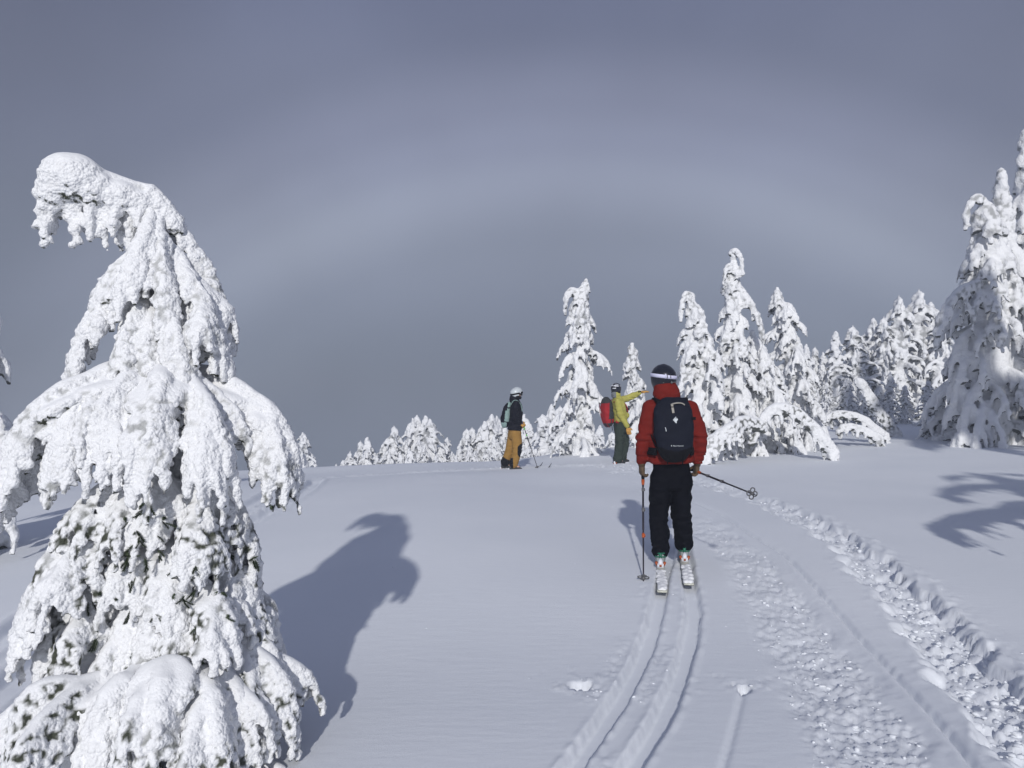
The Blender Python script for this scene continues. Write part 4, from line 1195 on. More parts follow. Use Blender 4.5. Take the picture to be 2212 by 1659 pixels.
def ribbon(S, pts, w, thick, normal_hint):
    """flat strap along points"""
    P = catmull(pts, 16); t = np.gradient(P, axis=0); t /= np.linalg.norm(t, axis=1, keepdims=True)
    V = []
    nh = np.asarray(normal_hint, float)
    for i in range(16):
        n = nh[i * len(nh) // 16] if nh.ndim == 2 else nh
        n = unit(n - t[i] * (n @ t[i])); s = np.cross(t[i], n)
        for a, b in ((-1, -1), (1, -1), (1, 1), (-1, 1)): V.append(P[i] + s * a * w / 2 + n * b * thick / 2)
    F = []
    for i in range(15):
        for k in range(4): F.append((i * 4 + k, i * 4 + (k + 1) % 4, i * 4 + 4 + (k + 1) % 4, i * 4 + 4 + k))
    F += [(3, 2, 1, 0), (60, 61, 62, 63)]
    S.add(V, F)

def basket(parent, c, axis, r=.048):
    axis = unit(axis); u = unit(np.cross(axis, A(.3, .9, .2))); v = np.cross(axis, u)
    S = Soup()
    S.tubes(np.array([c - axis * .012, c + axis * .022]), np.array([.016, .012]), 10)
    for k in range(4):
        a = k * math.pi / 2 + .4; d = u * math.cos(a) + v * math.sin(a); e = -u * math.sin(a) + v * math.cos(a)
        ring = [c + d * (.030 + .020 * math.cos(t)) * r / .048 + e * .021 * math.sin(t) * r / .048 for t in np.linspace(0, 2 * math.pi, 13)]
        S.tubes(np.array(ring), np.full(13, .0055), 6)
    return soup_part('basket', S, M_GREY, parent)

def pole(label, tip, top, grip_mats, locks, group=None, shaft=M_POLE, lock_mat=M_GREY):
    b = np.array(tip)
    root = empty('ski_pole', b); tag(root, label, 'ski pole', group)
    t = np.array(top) - b; L = np.linalg.norm(t); d = t / L
    S = Soup(); S.tubes(np.array([d * .05, d * L * .45]), np.array([.0065, .0075]), 10); S.tubes(np.array([d * L * .45, d * (L - .10)]), np.array([.0092, .0092]), 10)
    soup_part('shaft', S, shaft, root)
    S = Soup(); S.tubes(np.array([A(0, 0, 0), d * .06]), np.array([.002, .006]), 8); soup_part('tip', S, M_EDGE, root)
    basket(root, d * .075, d)
    S = Soup(); S.tubes(np.array([d * (L - .14), d * (L - .11), d * (L - .06), d * (L - .02), d * L]), np.array([.014, .0165, .0155, .017, .021]), 12)
    g = soup_part('grip', S, grip_mats[0], root)
    S = Soup(); S.tubes(np.array([d * (L - .185), d * (L - .142)]), np.array([.0135, .017]), 12); soup_part('grip_collar', S, grip_mats[1], g)
    for k, m in locks:
        S = Soup(); S.tubes(np.array([d * (L * k - .015), d * (L * k + .015)]), np.array([.0135, .0135]), 10)
        S.box(d * L * k + A(.012, 0, 0), (.006, .007, .013)); soup_part('lock', S, m, root)
    return root

def ski_mesh(L, w, tip=.16, snow=False):
    """ski along +Y from its tail, slightly waisted, tip turned up"""
    n = 40; y = np.linspace(0, L, n); s = y / L
    half = w / 2 * (1 - .14 * np.sin(np.pi * np.clip(s, 0, .92) / .92)) * np.where(s > .9, np.sqrt(np.clip(1 - ((s - .9) / .1) ** 2, .02, 1)), 1) * np.where(s < .02, .86 + 7 * s, 1)
    z = np.where(s > .86, tip * ((s - .86) / .14) ** 2, 0)
    t = np.interp(s, [0, .5, 1], [.010, .024, .008])
    return y, half, z, t
def ski(label, tail, heading, L=1.80, w=.105, group=None, mat=None, pitch=0.0, snow=True, binding=True, tipz=.16):
    root = empty('ski', tail, heading); tag(root, label, 'ski', group)
    root.rotation_euler = (pitch, 0, heading)
    y, half, z, t = ski_mesh(L, w, tipz)
    def strip(lo, hi, inset=0.0):
        n = len(y); V = []
        for i in range(n):
            for a, zz in ((-1, z[i] + lo(i)), (1, z[i] + lo(i)), (1, z[i] + hi(i)), (-1, z[i] + hi(i))): V.append((a * (half[i] - inset), y[i], zz))
        F = []
        for i in range(n - 1):
            for k in range(4): F.append((i * 4 + k, i * 4 + (k + 1) % 4, i * 4 + 4 + (k + 1) % 4, i * 4 + 4 + k))
        F += [(0, 3, 2, 1), ((n - 1) * 4, (n - 1) * 4 + 1, (n - 1) * 4 + 2, (n - 1) * 4 + 3)]
        return V, F
    V, F = strip(lambda i: 0, lambda i: .004); link('base_edge', mk_mesh('base_edge', V, F, smooth=False), M_EDGE, root)
    V, F = strip(lambda i: .004, lambda i: .004 + t[i], .001); link('top_sheet', mk_mesh('top_sheet', V, F, smooth=False), mat or M_SKI, root)
    if snow:
        S = Soup(); g = np.random.default_rng(int(L * 100 + tail[0] * 10))
        for i in range(60):
            yy = g.uniform(.03, .62); r = g.uniform(.012, .026)
            S.ball((g.uniform(-1, 1) * (w / 2 - r * .9), yy, .022 + g.uniform(0, .012)), (r * 1.2, r * 1.5, r * .75), 8, 6)
        S.loft([(0, .015, .024), (0, .3, .028), (0, .62, .026)], [(w * .40, .010), (w * .44, .014), (w * .36, .010)], right=(1, 0, 0), n=12)
        V, Q = remesh(*S.arrays(), .006); V = rime(V, Q, 9, .005, .02, 0, 1, .004, .05)
        finish('snow_cover', V, Q, M_RIME_NEAR, root)
    if binding:
        S = Soup(); S.box((0, .80, .045), (.030, .055, .018)); S.loft([(0, .76, .05), (0, .775, .085), (0, .80, .105)], [(.026, .03), (.022, .028), (.012, .012)], n=12); S.box((0, 1.14, .04), (.034, .04, .016))
        b = soup_part('binding', S, M_WHITE, root, smooth=False)
        S = Soup()
        for sg in (-1, 1): S.box((sg * .036, .79, .062), (.011, .016, .016), rot_xyz(0, .4 * sg, 0))
        S.box((0, .742, .052), (.010, .008, .010)); soup_part('lever', S, M_ORANGE, b, smooth=False)
    return root

def boot(parent, an, toe, mat, buckle, scale=1.0):
    """alpine boot: an ankle point, toe direction"""
    toe = unit(toe * A(1, 1, 0)); rt = unit(np.cross(toe, A(0, 0, 1))); s = scale
    g0 = an - A(0, 0, .105 * s)
    S = Soup()
    S.loft([g0 - toe * .085 * s + A(0, 0, .045 * s), g0 - toe * .06 * s + A(0, 0, .045 * s), g0 + toe * .06 * s + A(0, 0, .043 * s), g0 + toe * .15 * s + A(0, 0, .036 * s), g0 + toe * .195 * s + A(0, 0, .03 * s)],
           [(.036 * s, .042 * s), (.044 * s, .050 * s), (.050 * s, .046 * s), (.048 * s, .036 * s), (.036 * s, .026 * s)], right=rt, n=18, power=2.6)
    S.loft([g0 + A(0, 0, .05 * s) - toe * .02 * s, g0 + A(0, 0, .11 * s) - toe * .015 * s, g0 + A(0, 0, .19 * s) + toe * .012 * s, g0 + A(0, 0, .25 * s) + toe * .03 * s], [(.050 * s, .064 * s), (.052 * s, .062 * s), (.056 * s, .066 * s), (.056 * s, .066 * s)], right=rt, n=18)
    V, Q = remesh(*S.arrays(), .008 * s); V = laplace(V, Q, 1)
    b = finish('boot', V, Q, mat, parent)
    rot = np.stack([rt, toe, A(0, 0, 1)], 1)
    for z, k in ((.085, 1.0), (.12, 1.02)):
        band('buckle_strap', g0 + A(0, 0, z * s) - toe * (.018 - .16 * max(0, z - .11)) * s, .0535 * k * s, .0655 * k * s, .014 * s, .004 * s, buckle, b, rot)
    S = Soup(); S.box(g0 - toe * .080 * s + A(0, 0, .095 * s), (.014 * s, .008 * s, .03 * s), rot); soup_part('heel_spine', S, buckle, b, smooth=False)
    return b

def helmet(root, hd, f, mat, s=1.0, open_face=True):
    f = unit(f); hr = unit(np.cross(f, A(0, 0, 1))); up = np.cross(hr, f); rot = np.stack([hr, f, up], 1)
    S = Soup()
    zs = np.array([-.115, -.095, -.05, 0, .045, .085, .112, .126])
    rx = np.array([.088, .104, .119, .123, .116, .092, .058, .02]); ry = np.array([.082, .112, .138, .146, .138, .110, .068, .022])
    yo = np.array([-.030, -.022, -.008, 0, .002, .0, -.004, -.006])
    P = np.array([hd + rot @ A(0, y, z) for y, z in zip(yo * s, zs * s)])
    S.loft(P, np.stack([rx, ry], 1) * s, right=hr, n=28)
    V, Q = remesh(*S.arrays(), .007); V = laplace(V, Q, 3)
    # face opening
    L = (V - hd) @ rot
    cut = (L[:, 1] > .035) & (L[:, 2] < .012 + .25 * (L[:, 1] - .1))
    keep = ~cut[Q].any(1)
    used = np.unique(Q[keep]); m = -np.ones(len(V), int); m[used] = np.arange(len(used))
    h = finish('helmet', V[used], m[Q[keep]], mat, root)
    return h, rot

def lens(parent, hd, rot, s=1.0):
    S = Soup()
    P = [hd + rot @ (A(.085 * math.sin(t), .045 + .075 * math.cos(t), -.022) * s) for t in np.linspace(-1.25, 1.25, 9)]
    S.loft(P, [(.018, .012)] + [(.040, .012)] * 7 + [(.018, .012)], right=rot @ A(0, 0, 1), n=12, power=3)
    return soup_part('goggles', S, M_LENS, parent)

# ---------------- skier in red, back to the camera
RX, RY = 1.522, 7.40
RZ = bz(RX, RY) - 0.02
J = dict(pelvis=A(.012, 0, .955), chest=A(.0, -.01, 1.38), neck=A(-.03, .015, 1.635), head=A(-.055, .035, 1.815),
         shL=A(-.180, 0, 1.525), elL=A(-.262, -.035, 1.225), wrL=A(-.268, .035, 1.015), shR=A(.192, 0, 1.525), elR=A(.280, -.035, 1.225), wrR=A(.275, .030, 1.015),
         hipL=A(-.088, 0, .89), knL=A(-.098, .03, .50), anL=A(-.105, -.06, .165), hipR=A(.108, 0, .89), knR=A(.120, .05, .52), anR=A(.158, .10, .185),
         look=A(-.12, 1, 0), toeL=A(.17, .98, 0), toeR=A(.17, .98, 0))
red, jk, fwd, rgt = person('person', (RX, RY, RZ), J, A(1, 0, 0), 'skier seen from behind in red jacket, black trousers and black helmet', M_RED, M_NAVYPANT, hem=.055, jr=1.02, seed=5, pr=.96, sleeve=.064)
S = Soup()      # hood bunched behind the neck
n0 = J['neck']
S.loft([n0 + A(0, -.01, -.06), n0 + A(0, -.015, .0), n0 + A(-.01, -.015, .07), n0 + A(-.018, .0, .13), n0 + A(-.02, .01, .155)], [(.095, .10), (.128, .118), (.120, .112), (.098, .10), (.080, .085)], right=A(1, 0, 0), n=24)
V, Q = remesh(*S.arrays(), .010); V = wrinkle(V, Q, .007, 77, [(n0 + A(0, -.1, 0), .2, .008)], 2)
finish('hood', V, Q, M_RED, jk)
hb, hrot = helmet(red, J['head'] + A(0, 0, .012), J['look'], M_HELM, 1.0)
tl = rot_xyz(.06, .10, 0)
band('goggle_strap', J['head'] + hrot @ A(0, -.0, .022), .121, .1445, .034, .0045, M_STRAPW, hb, hrot @ tl)
S = Soup(); c = J['head'] + A(0, 0, .018)
for dx in (-.012, .022):
    S = Soup(); S.box(c + hrot @ A(dx, -.151, .004), (.003, .003, .021)); soup_part('strap_bar', S, M_HELM, hb, smooth=False)
S = Soup(); S.box(c + hrot @ A(-.028, -.1505, .002), (.006, .0035, .022)); soup_part('strap_slider', S, M_STRAPW, hb, smooth=False)
S = Soup(); S.ball(c + hrot @ A(.035, -.139, -.058), (.011, .008, .012)); S.box(c + hrot @ A(.062, -.128, -.056), (.018, .004, .003)); soup_part('fit_dial', S, M_GREY, hb)
S = Soup(); S.ball(c + hrot @ A(-.045, -.136, -.06), (.008, .004, .005)); soup_part('rivet', S, M_GREY, hb)
lens(hb, J['head'], hrot)
glove(red, J['wrL'] + A(.002, .005, -.035), A(.05, .10, -1), A(1, .25, 0), .85, M_LEATHER, 1, cuff=M_LEATHER)
glove(red, J['wrR'] + A(-.004, .005, -.030), A(-.1, .22, -1), A(-1, -.1, 0), .95, M_LEATHER, -1, cuff=M_LEATHER)
for s_ in 'LR':
    boot(red, J['an' + s_] - A(0, 0, .02), J['toe' + s_], M_BOOT, M_GREEN)
base_red = A(RX, RY, RZ)
# skis under his boots
hd_ = -math.atan2(.17, .98)
dirv = A(.17, .98, 0) / math.hypot(.17, .98)
for s_, lb in (('L', 'snow-dusted ski under the red skier\'s left boot'), ('R', 'snow-dusted ski under the red skier\'s right boot')):
    an = base_red + J['an' + s_]
    foot = A(an[0], an[1], an[2] - .125 - .032)
    tail = foot - dirv * .885
    tail[2] = foot[2] - .008
    ski(lb, tail, hd_, 1.80, .094, 'red skier\'s skis', pitch=.009)
# poles
LH = base_red + J['wrL'] + A(.022, .05, -.115)
tipL = np.array([*gp(1390, 1250)[:2], 0.0]); tipL[2] = bz(tipL[0], tipL[1]) - .03
dL = unit(LH - tipL)
pole('upright ski pole planted left of the red-jacketed skier', tipL, LH + dL * .05, (M_BLACK, M_ORANGE), [(.80, M_GREY), (.62, M_GREY), (.40, M_ORANGE)], 'red skier\'s poles')
RH = base_red + J['wrR'] + A(-.012, .035, -.10)
tipR = at(757, 495.5, 6.45)
dR = unit(RH - tipR)
pole('ski pole held pointing back to the right by the red-jacketed skier', tipR, RH + dR * .09, (M_BLACK, M_ORANGE), [(.72, M_GREY), (.50, M_GREY)], 'red skier\'s poles')

# his backpack
def pack(label, org, up, back, rt, H, W, D, mats, name='backpack', prof=None):
    """org bottom centre at the wearer's back; back points away from the wearer"""
    root = empty(name, org); tag(root, label, 'backpack')
    up, back, rt = unit(up), unit(back), unit(rt)
    ts = np.array([0, .05, .18, .4, .62, .82, .93, 1.0])
    pw, pd = prof or ([.52, .70, .88, .98, 1.0, .96, .82, .50], [.70, .86, 1.0, 1.0, .92, .76, .56, .32])
    S = Soup()
    P = [up * H * t + back * (D * d * .5) for t, d in zip(ts, pd)]
    S.loft(P, [(W * w / 2, D * d / 2) for w, d in zip(pw, pd)], right=rt, n=26, power=2.7)
    V, Q = remesh(*S.arrays(), .011)
    V = wrinkle(V, Q, .0045, 23, [], 3)
    C = lambda c: (c @ up) / H
    return root, V, Q, up, back, rt
org = base_red + A(-.004, -.118, 1.068)
root, V, Q, up, bk, rt = pack('navy backpack with white diamond mark on the red-jacketed skier\'s back', org, A(-.03, -.03, 1), A(0, -1, -.03), A(1, 0, .0), .56, .375, .215, None)
main = finish('main_body', V, Q, [M_NAVY, M_BLACK], root, lambda c: ((c @ up) < .075 + .05 * np.abs(c[:, 0]) / .18))
def on_pack(x, z, lift=.002):
    z = z * .56 / .60
    d = np.hypot(V[:, 0] - x, V[:, 2] - z) + (V[:, 1] > -.09) * 9
    k = np.argsort(d)[:4]
    return A(x, V[k, 1].min() - lift, z)
# diamond mark: two pieces with a slit
def flat(name, polys, mat, parent, th=.0015):
    S = Soup()
    for poly in polys:
        k = len(poly); F = np.array([on_pack(x, z, .003) for x, z in poly]); B_ = F + A(0, th * 2, 0)
        S.add(np.concatenate([F, B_]), [(i, (i + 1) % k, k + (i + 1) % k, k + i) for i in range(k)], [(0, i, i + 1) for i in range(1, k - 1)] + [(k, k + i + 1, k + i) for i in range(1, k - 1)])
    return soup_part(name, S, mat, parent, smooth=False)
lx, lz, q = -.012, .388, 1.0
flat('diamond_mark', [[(lx + .004, lz + .034), (lx - .0245, lz), (lx + .004, lz - .034), (lx + .012, lz - .024), (lx - .006, lz), (lx + .012, lz + .024)][:3] + [(lx + .0105, lz - .0255), (lx - .009, lz - .001), (lx + .0095, lz + .026)],
                      [(lx + .0125, lz + .0215), (lx - .0035, lz), (lx + .0085, lz - .014), (lx + .0245, lz + .004)]], M_LOGO, main)
# small lettering near the bottom
fc = bpy.data.curves.new('lettering', 'FONT'); fc.body = '\u2666 Black Diamond' if False else 'Black Diamond'; fc.size = .0155; fc.align_x = 'CENTER'; fc.extrude = .0004
fo = bpy.data.objects.new('tmp', fc); TMP.collection.objects.link(fo)
dg = tmp_graph()
tm = bpy.data.meshes.new_from_object(fo.evaluated_get(dg)); bpy.data.objects.remove(fo, do_unlink=True)
tm.name = 'lettering'
tm.transform(Matrix.Rotation(math.pi / 2, 4, 'X'))
pz = on_pack(.012, .128, .003)
for v in tm.vertices: v.co = Vector(on_pack(v.co.x + .012, v.co.z + .128, .0025 - v.co.y))
tm.materials.append(M_LOGO); link('lettering', tm, None, main)
flat('small_diamond_mark', [[(-.050, .141), (-.055, .1335), (-.050, .126), (-.045, .1335)]], M_LOGO, main)
# beige grab strap over the lid
S = Soup()
ribbon(S, [on_pack(.085, .535, .006), on_pack(.055, .553, .012), on_pack(.01, .555, .014), on_pack(-.03, .545, .012), on_pack(-.036, .530, .006)], .020, .004, A(0, -.5, 1))
ribbon(S, [on_pack(-.036, .545, .008), on_pack(-.034, .515, .006), on_pack(-.030, .480, .005), on_pack(-.028, .455, .004)], .022, .003, A(0, -1, 0))
soup_part('grab_strap', S, M_BEIGE, root, smooth=False)
S = Soup(); S.box(on_pack(-.032, .515, .008), (.016, .004, .004)); soup_part('strap_buckle', S, M_BLACK, root, smooth=False)
for sg in (-1, 1):
    S = Soup()   # shoulder strap running over the jacket
    ribbon(S, [A(sg * .10, -.04, .485), A(sg * .125 , .02, .535), A(sg * .135, .095, .555), A(sg * .14, .17, .525), A(sg * .15, .25, .42), A(sg * .165, .275, .28)], .062, .016, np.array([A(0, -.6, 1), A(0, -.3, 1), A(0, .2, 1), A(0, .6, 1), A(0, 1, .5), A(0, 1, .2)]))
    soup_part('shoulder_strap', S, M_BLACK, root, smooth=False)
    S = Soup()
    ribbon(S, [A(sg * .16, -.06, .055), A(sg * .205, .03, .055), A(sg * .225, .12, .05), A(sg * .19, .22, .04), A(sg * .10, .28, .03)], .070, .014, np.array([A(sg * .6, -1, 0), A(sg, -.4, 0), A(sg, .2, 0), A(sg * .6, 1, 0), A(0, 1, 0)]))
    soup_part('hip_belt', S, M_BLACK, root, smooth=False)
    S = Soup(); ribbon(S, [A(sg * .155, -.03, .10), A(sg * .185, .0, .17), A(sg * .21, .06, .27)], .016, .003, A(sg, -.5, 0)); soup_part('side_strap', S, M_BLACK, root, smooth=False)
    S = Soup(); S.tubes(np.array([on_pack(sg * .07, .03, .006), on_pack(sg * .07, .005, .008), A(sg * .07, -.14, -.025), A(sg * .07, -.13, -.05)]), np.full(4, .005), 6); soup_part('hanging_strap', S, M_BLACK, root)
S = Soup(); S.box(on_pack(.165, .40, .004), (.020, .012, .014)); soup_part('side_buckle', S, M_BLACK, root, smooth=False)
S = Soup(); ribbon(S, [on_pack(-.108, .315, .003), on_pack(-.102, .295, .003), on_pack(-.099, .275, .003)], .006, .002, A(0, -1, 0)); soup_part('zip_pull', S, M_LOGO, root, smooth=False)

# ---------------- far skier in mustard trousers, facing right
D2 = 17.6
s2 = D2 / FPX / 3.9375 * 1.0            # metres per photo pixel at his depth
LX = (2011 / 3.9375 - 512) / FPX * D2
LZ = bz(LX, D2) - .03
k = s2 / 4.608
def q(cx, cy, y=0.0): return A((cx - 330) * k, y, (1590 - cy) * k)
J = dict(pelvis=q(400, 850), chest=q(420, 540), neck=q(425, 315), head=q(436, 192),
         shR=q(430, 390, -.19), elR=q(400, 620, -.26), wrR=q(495, 715, -.17), shL=q(425, 390, .19), elL=q(400, 620, .25), wrL=q(480, 740, .20),
         hipR=q(425, 890, -.09), knR=q(445, 1200, -.11), anR=q(375, 1480, -.11), hipL=q(375, 890, .09), knL=q(325, 1190, .10), anL=q(225, 1470, .12),
         look=A(1, .25, .02), toeL=A(1, .08, 0), toeR=A(1, .08, 0))
def pick_mustard(c):
    kn, an, al = J['knR'], J['anR'], J['anL']
    a = (np.linalg.norm((c - kn - A(.075, -.03, -.02)) * A(1, .8, .62), axis=1) < .10) & (c[:, 0] > kn[0] + .01) & (c[:, 2] < kn[2] + .14)
    kl = J['knL']
    a |= (np.linalg.norm((c - kl - A(.075, .02, -.02)) * A(1, .8, .62), axis=1) < .09) & (c[:, 0] > kl[0] + .02)
    b = (c[:, 1] > 0) & (c[:, 2] < .285 - .55 * (c[:, 0] - al[0]))
    b2 = (c[:, 1] < 0) & (c[:, 2] < .30) & (c[:, 0] < an[0] - .005 + .0 * c[:, 2])
    return a | b | b2
# he is a little turned away from us
p2, jk2, f2, r2 = person('person', (LX, D2, LZ), J, A(.12, -1, 0), 'skier in black jacket and mustard trousers standing on the crest', M_BLKJKT, [M_MUSTARD, M_BLACK], hem=.0, jr=1.07, pr=1.1, pant_pick=pick_mustard, seed=12, cuff_r=.092)
S = Soup(); n0 = J['neck']
S.loft([n0 + A(-.02, 0, -.05), n0 + A(-.03, 0, .01), n0 + A(-.025, 0, .07), n0 + A(-.005, 0, .11)], [(.10, .11), (.115, .125), (.105, .115), (.085, .09)], right=A(0, -1, 0), n=20)
V, Q = remesh(*S.arrays(), .012); V = wrinkle(V, Q, .008, 5, [], 2); finish('hood', V, Q, M_BLKJKT, jk2)
h2, hr2 = helmet(p2, J['head'] + A(-.005, 0, .02), J['look'], M_SILVER, 1.0)
band('goggle_strap', J['head'] + hr2 @ A(0, 0, .0), .120, .146, .034, .005, M_BLACK, h2, hr2 @ rot_xyz(.18, 0, 0))
S = Soup(); S.ball(J['head'] + hr2 @ A(.124, .055, .018), (.012, .014, .014)); soup_part('strap_clip', S, M_WHITE, h2)
lens(h2, J['head'] + hr2 @ A(0, .01, .008), hr2)
S = Soup()
for sg in (-1, 1): S.ball(J['head'] + hr2 @ A(sg * .092, -.002, -.075), (.022, .05, .05), rot=hr2)
soup_part('ear_pad', S, M_BLACK, h2)
S = Soup(); S.loft([J['head'] + hr2 @ A(0, .02, -.125), J['head'] + hr2 @ A(0, .025, -.09), J['head'] + hr2 @ A(0, .03, -.06)], [(.07, .08), (.082, .092), (.07, .085)], right=hr2 @ A(1, 0, 0), n=18); soup_part('neck_warmer', S, M_BLKJKT, p2)
glove(p2, J['wrR'] + A(.01, 0, -.005), A(.75, .05, -.55), A(-.3, .9, -.3), 1.0, M_TAN, -1, size=1.12)
glove(p2, J['wrL'] + A(.01, 0, -.005), A(.75, -.05, -.55), A(-.3, -.9, -.3), 1.0, M_TAN, 1, size=1.12)
for s_ in 'LR': boot(p2, J['an' + s_] - A(0, 0, .02), J['toe' + s_], M_GREYPACK, M_GREY, 1.02)
b2 = A(LX, D2, LZ)
hand = b2 + J['wrR'] + A(.075, -.005, -.055)
tip = b2 + q(828, 1575, -.05)
pole('slim ski pole held by the skier in mustard trousers', tip, hand + unit(hand - tip) * .08, (M_GRIPBLUE, M_LIME), [(.72, M_LIME), (.5, M_GREY)], shaft=M_POLE)
for s_, lb, dy in (('R', 'nearer ski of the skier in mustard trousers', 0), ('L', 'farther ski of the skier in mustard trousers', 0)):
    an = b2 + J['an' + s_]; d_ = unit(J['toe' + s_])
    foot = A(an[0], an[1], b2[2] - .035); tail = foot - d_ * .86
    ski(lb, tail, math.atan2(d_[1], d_[0]) - math.pi / 2, 1.74, .10, 'skis of the skier in mustard trousers', mat=M_EDGE, snow=False, tipz=.20)
# sage pack
org = b2 + q(318, 800) + A(-.0, 0, .0)
upv = unit(q(360, 350) - q(318, 800)); 
root, V, Q, up, bk, rt = pack('sage and charcoal backpack on the skier in mustard trousers', org + A(-.005, 0, 0), upv, A(-1, .12, .12), A(.12, 1, 0), .56, .30, .225, None)
def pick_sage(c):
    u = (c @ up) / .56; b_ = (c @ bk) / .225
    dark = (b_ > .56) & (u > .16) & (u < .97) | ((b_ > .40) & (u > .66) & (u < .97))
    dark |= (np.abs(u - .78) < .025) | (np.abs(u - .20) < .02) | ((u < .2) & (b_ < .30))
    return dark
mb = finish('main_body', V, Q, [M_SAGE, M_BLKJKT], root, pick_sage)
for sg in (-1, 1):
    S = Soup(); ribbon(S, [A(.02, sg * .11, .50), A(.08, sg * .12, .60), A(.16, sg * .13, .61), A(.25, sg * .14, .52), A(.28, sg * .16, .36)], .05, .014, np.array([A(-.4, 0, 1), A(0, 0, 1), A(.4, 0, 1), A(1, 0, .4), A(1, 0, .1)])); soup_part('shoulder_strap', S, M_SAGE, root, smooth=False)
    S = Soup(); ribbon(S, [A(.0, sg * .13, .08), A(.09, sg * .19, .07), A(.18, sg * .205, .05), A(.27, sg * .15, .03)], .075, .014, np.array([A(-.3, sg, 0), A(0, sg, 0), A(.2, sg, 0), A(1, sg * .3, 0)])); soup_part('hip_belt', S, M_BLKJKT, root, smooth=False)

# ---------------- far skier in yellow, pointing to the right
D3 = 18.3
s3 = D3 / FPX / 3.9375
YX = (2330 + 530 / 4.608) / 3.9375
YX = (YX - 512) / FPX * D3
YZ = bz(YX, D3) - .02
k3 = s3 / 4.608
def q3(cx, cy, y=0.0): return A((cx - 530) * k3, y, (1560 - cy) * k3)
rt3 = unit(A(.45, -1, 0)); fw3 = unit(np.cross(A(0, 0, 1), rt3))
J = dict(pelvis=q3(515, 840), chest=q3(490, 560), neck=q3(455, 330, .02), head=q3(443, 205, .02),
         shR=q3(465, 440, -.13), elR=q3(500, 660, -.20), wrR=q3(622, 880, -.20), shL=q3(535, 420, .16), elL=q3(720, 362, .20), wrL=q3(890, 278, .16),
         hipR=q3(490, 880, -.08), knR=q3(490, 1190, -.10), anR=q3(460, 1475, -.12), hipL=q3(555, 880, .09), knL=q3(615, 1190, .13), anL=q3(565, 1460, .16),
         look=A(.62, .78, -.05), toeR=A(.85, .5, 0), toeL=A(.85, .5, 0))
p3, jk3, f3, r3 = person('person', (YX, D3, YZ), J, rt3, 'skier in yellow-green jacket pointing right with outstretched arm', M_YELLOW, M_OLIVE, hem=.06, jr=.96, pr=1.05, seed=31, cuff_r=.115, sleeve=.072)
S = Soup(); n0 = J['neck']
S.loft([n0 + A(-.02, 0, -.05), n0 + A(-.015, 0, .01), n0 + A(-.005, 0, .07), n0 + A(.01, .01, .10)], [(.11, .11), (.115, .115), (.10, .105), (.085, .09)], right=rt3, n=20)
V, Q = remesh(*S.arrays(), .012); V = wrinkle(V, Q, .008, 15, [], 2); finish('collar', V, Q, [M_YELLOW, M_HOODGREY], jk3, lambda c: (c - n0)[:, 0] < -.03)
S = Soup(); S.ball(q3(610, 690, -.03), (.10, .10, .09)); V, Q = remesh(*S.arrays(), .014); V = wrinkle(V, Q, .006, 16, [], 2); finish('bulging_pocket', V, Q, M_YELLOW, jk3)
h3, hr3 = helmet(p3, J['head'] + A(0, 0, .015), J['look'], M_HELM, .98)
hc = J['head'] + A(0, 0, .015)
def on_helm(a, z):     # a degrees round the helmet from its left, z height
    rr = np.interp(z, [-.095, -.05, 0, .045, .085, .112], [.98, 1, 1.0, 1, .99, 1]); 
    rx = np.interp(z, [-.115, -.095, -.05, 0, .045, .085, .112, .126], [.088, .104, .119, .123, .116, .092, .058, .02]); ry = np.interp(z, [-.115, -.095, -.05, 0, .045, .085, .112, .126], [.082, .112, .138, .146, .138, .110, .068, .022])
    return hc + hr3 @ (A((rx + .004) * math.cos(R(a)), (ry + .004) * math.sin(R(a)), z) * .98)
S = Soup()
for a0, a1, z0, z1, w in ((-85, -25, .052, .048, .030), (-130, -95, .05, .055, .022), (-95, -55, -.012, -.012, .018), (-70, -20, .092, .085, .016), (-10, 15, .055, .045, .016), (-160, -120, .085, .09, .014)):
    ribbon(S, [on_helm(a0 + (a1 - a0) * t, z0 + (z1 - z0) * t) for t in (0, .33, .66, 1)], w, .003, unit(on_helm((a0 + a1) / 2, z0) - hc))
soup_part('white_stripe', S, M_WHITE, h3, smooth=False)
lens(h3, J['head'] + hr3 @ A(0, .01, .012), hr3)
S = Soup()
for sg in (-1, 1): S.ball(J['head'] + hr3 @ A(sg * .092, -.002, -.075), (.022, .05, .045), rot=hr3)
soup_part('ear_pad', S, M_BLACK, h3)
glove(p3, J['wrR'] + A(.01, 0, -.02), A(.22, 0, -1), A(.3, 1, 0), .35, M_TAN, -1, size=1.2)
glove(p3, J['wrL'] + A(.02, 0, .008), A(1, -.05, .12), A(0, -.2, -1), .12, M_TAN, 1, size=1.2, spread=.02)
for s_ in 'LR': boot(p3, J['an' + s_] - A(0, 0, .02), J['toe' + s_], M_GREYPACK, M_BEIGE, 1.02)
b3 = A(YX, D3, YZ)
for s_, lb in (('R', 'nearer ski, sunk in snow under the yellow-jacketed skier'), ('L', 'farther ski, sunk in snow under the yellow-jacketed skier')):
    an = b3 + J['an' + s_]; d_ = unit(J['toe' + s_])
    foot = A(an[0], an[1], b3[2] - .03); tail = foot - d_ * .86
    ski(lb, tail, math.atan2(d_[1], d_[0]) - math.pi / 2, 1.74, .10, 'skis of the yellow-jacketed skier', mat=M_EDGE, snow=False, tipz=.05)
upv = unit(q3(300, 380) - q3(345, 860))
org = b3 + q3(352, 872) + A(.055, .0, 0)
root, V, Q, up, bk, rt = pack('red and dark grey backpack on the yellow-jacketed skier', org, upv, unit(A(-1, -.30, .08)), rt3, .64, .31, .27, None, prof=([.6, .8, .95, 1, 1, .95, .85, .55], [.6, .8, .95, 1, 1, .92, .8, .5]))
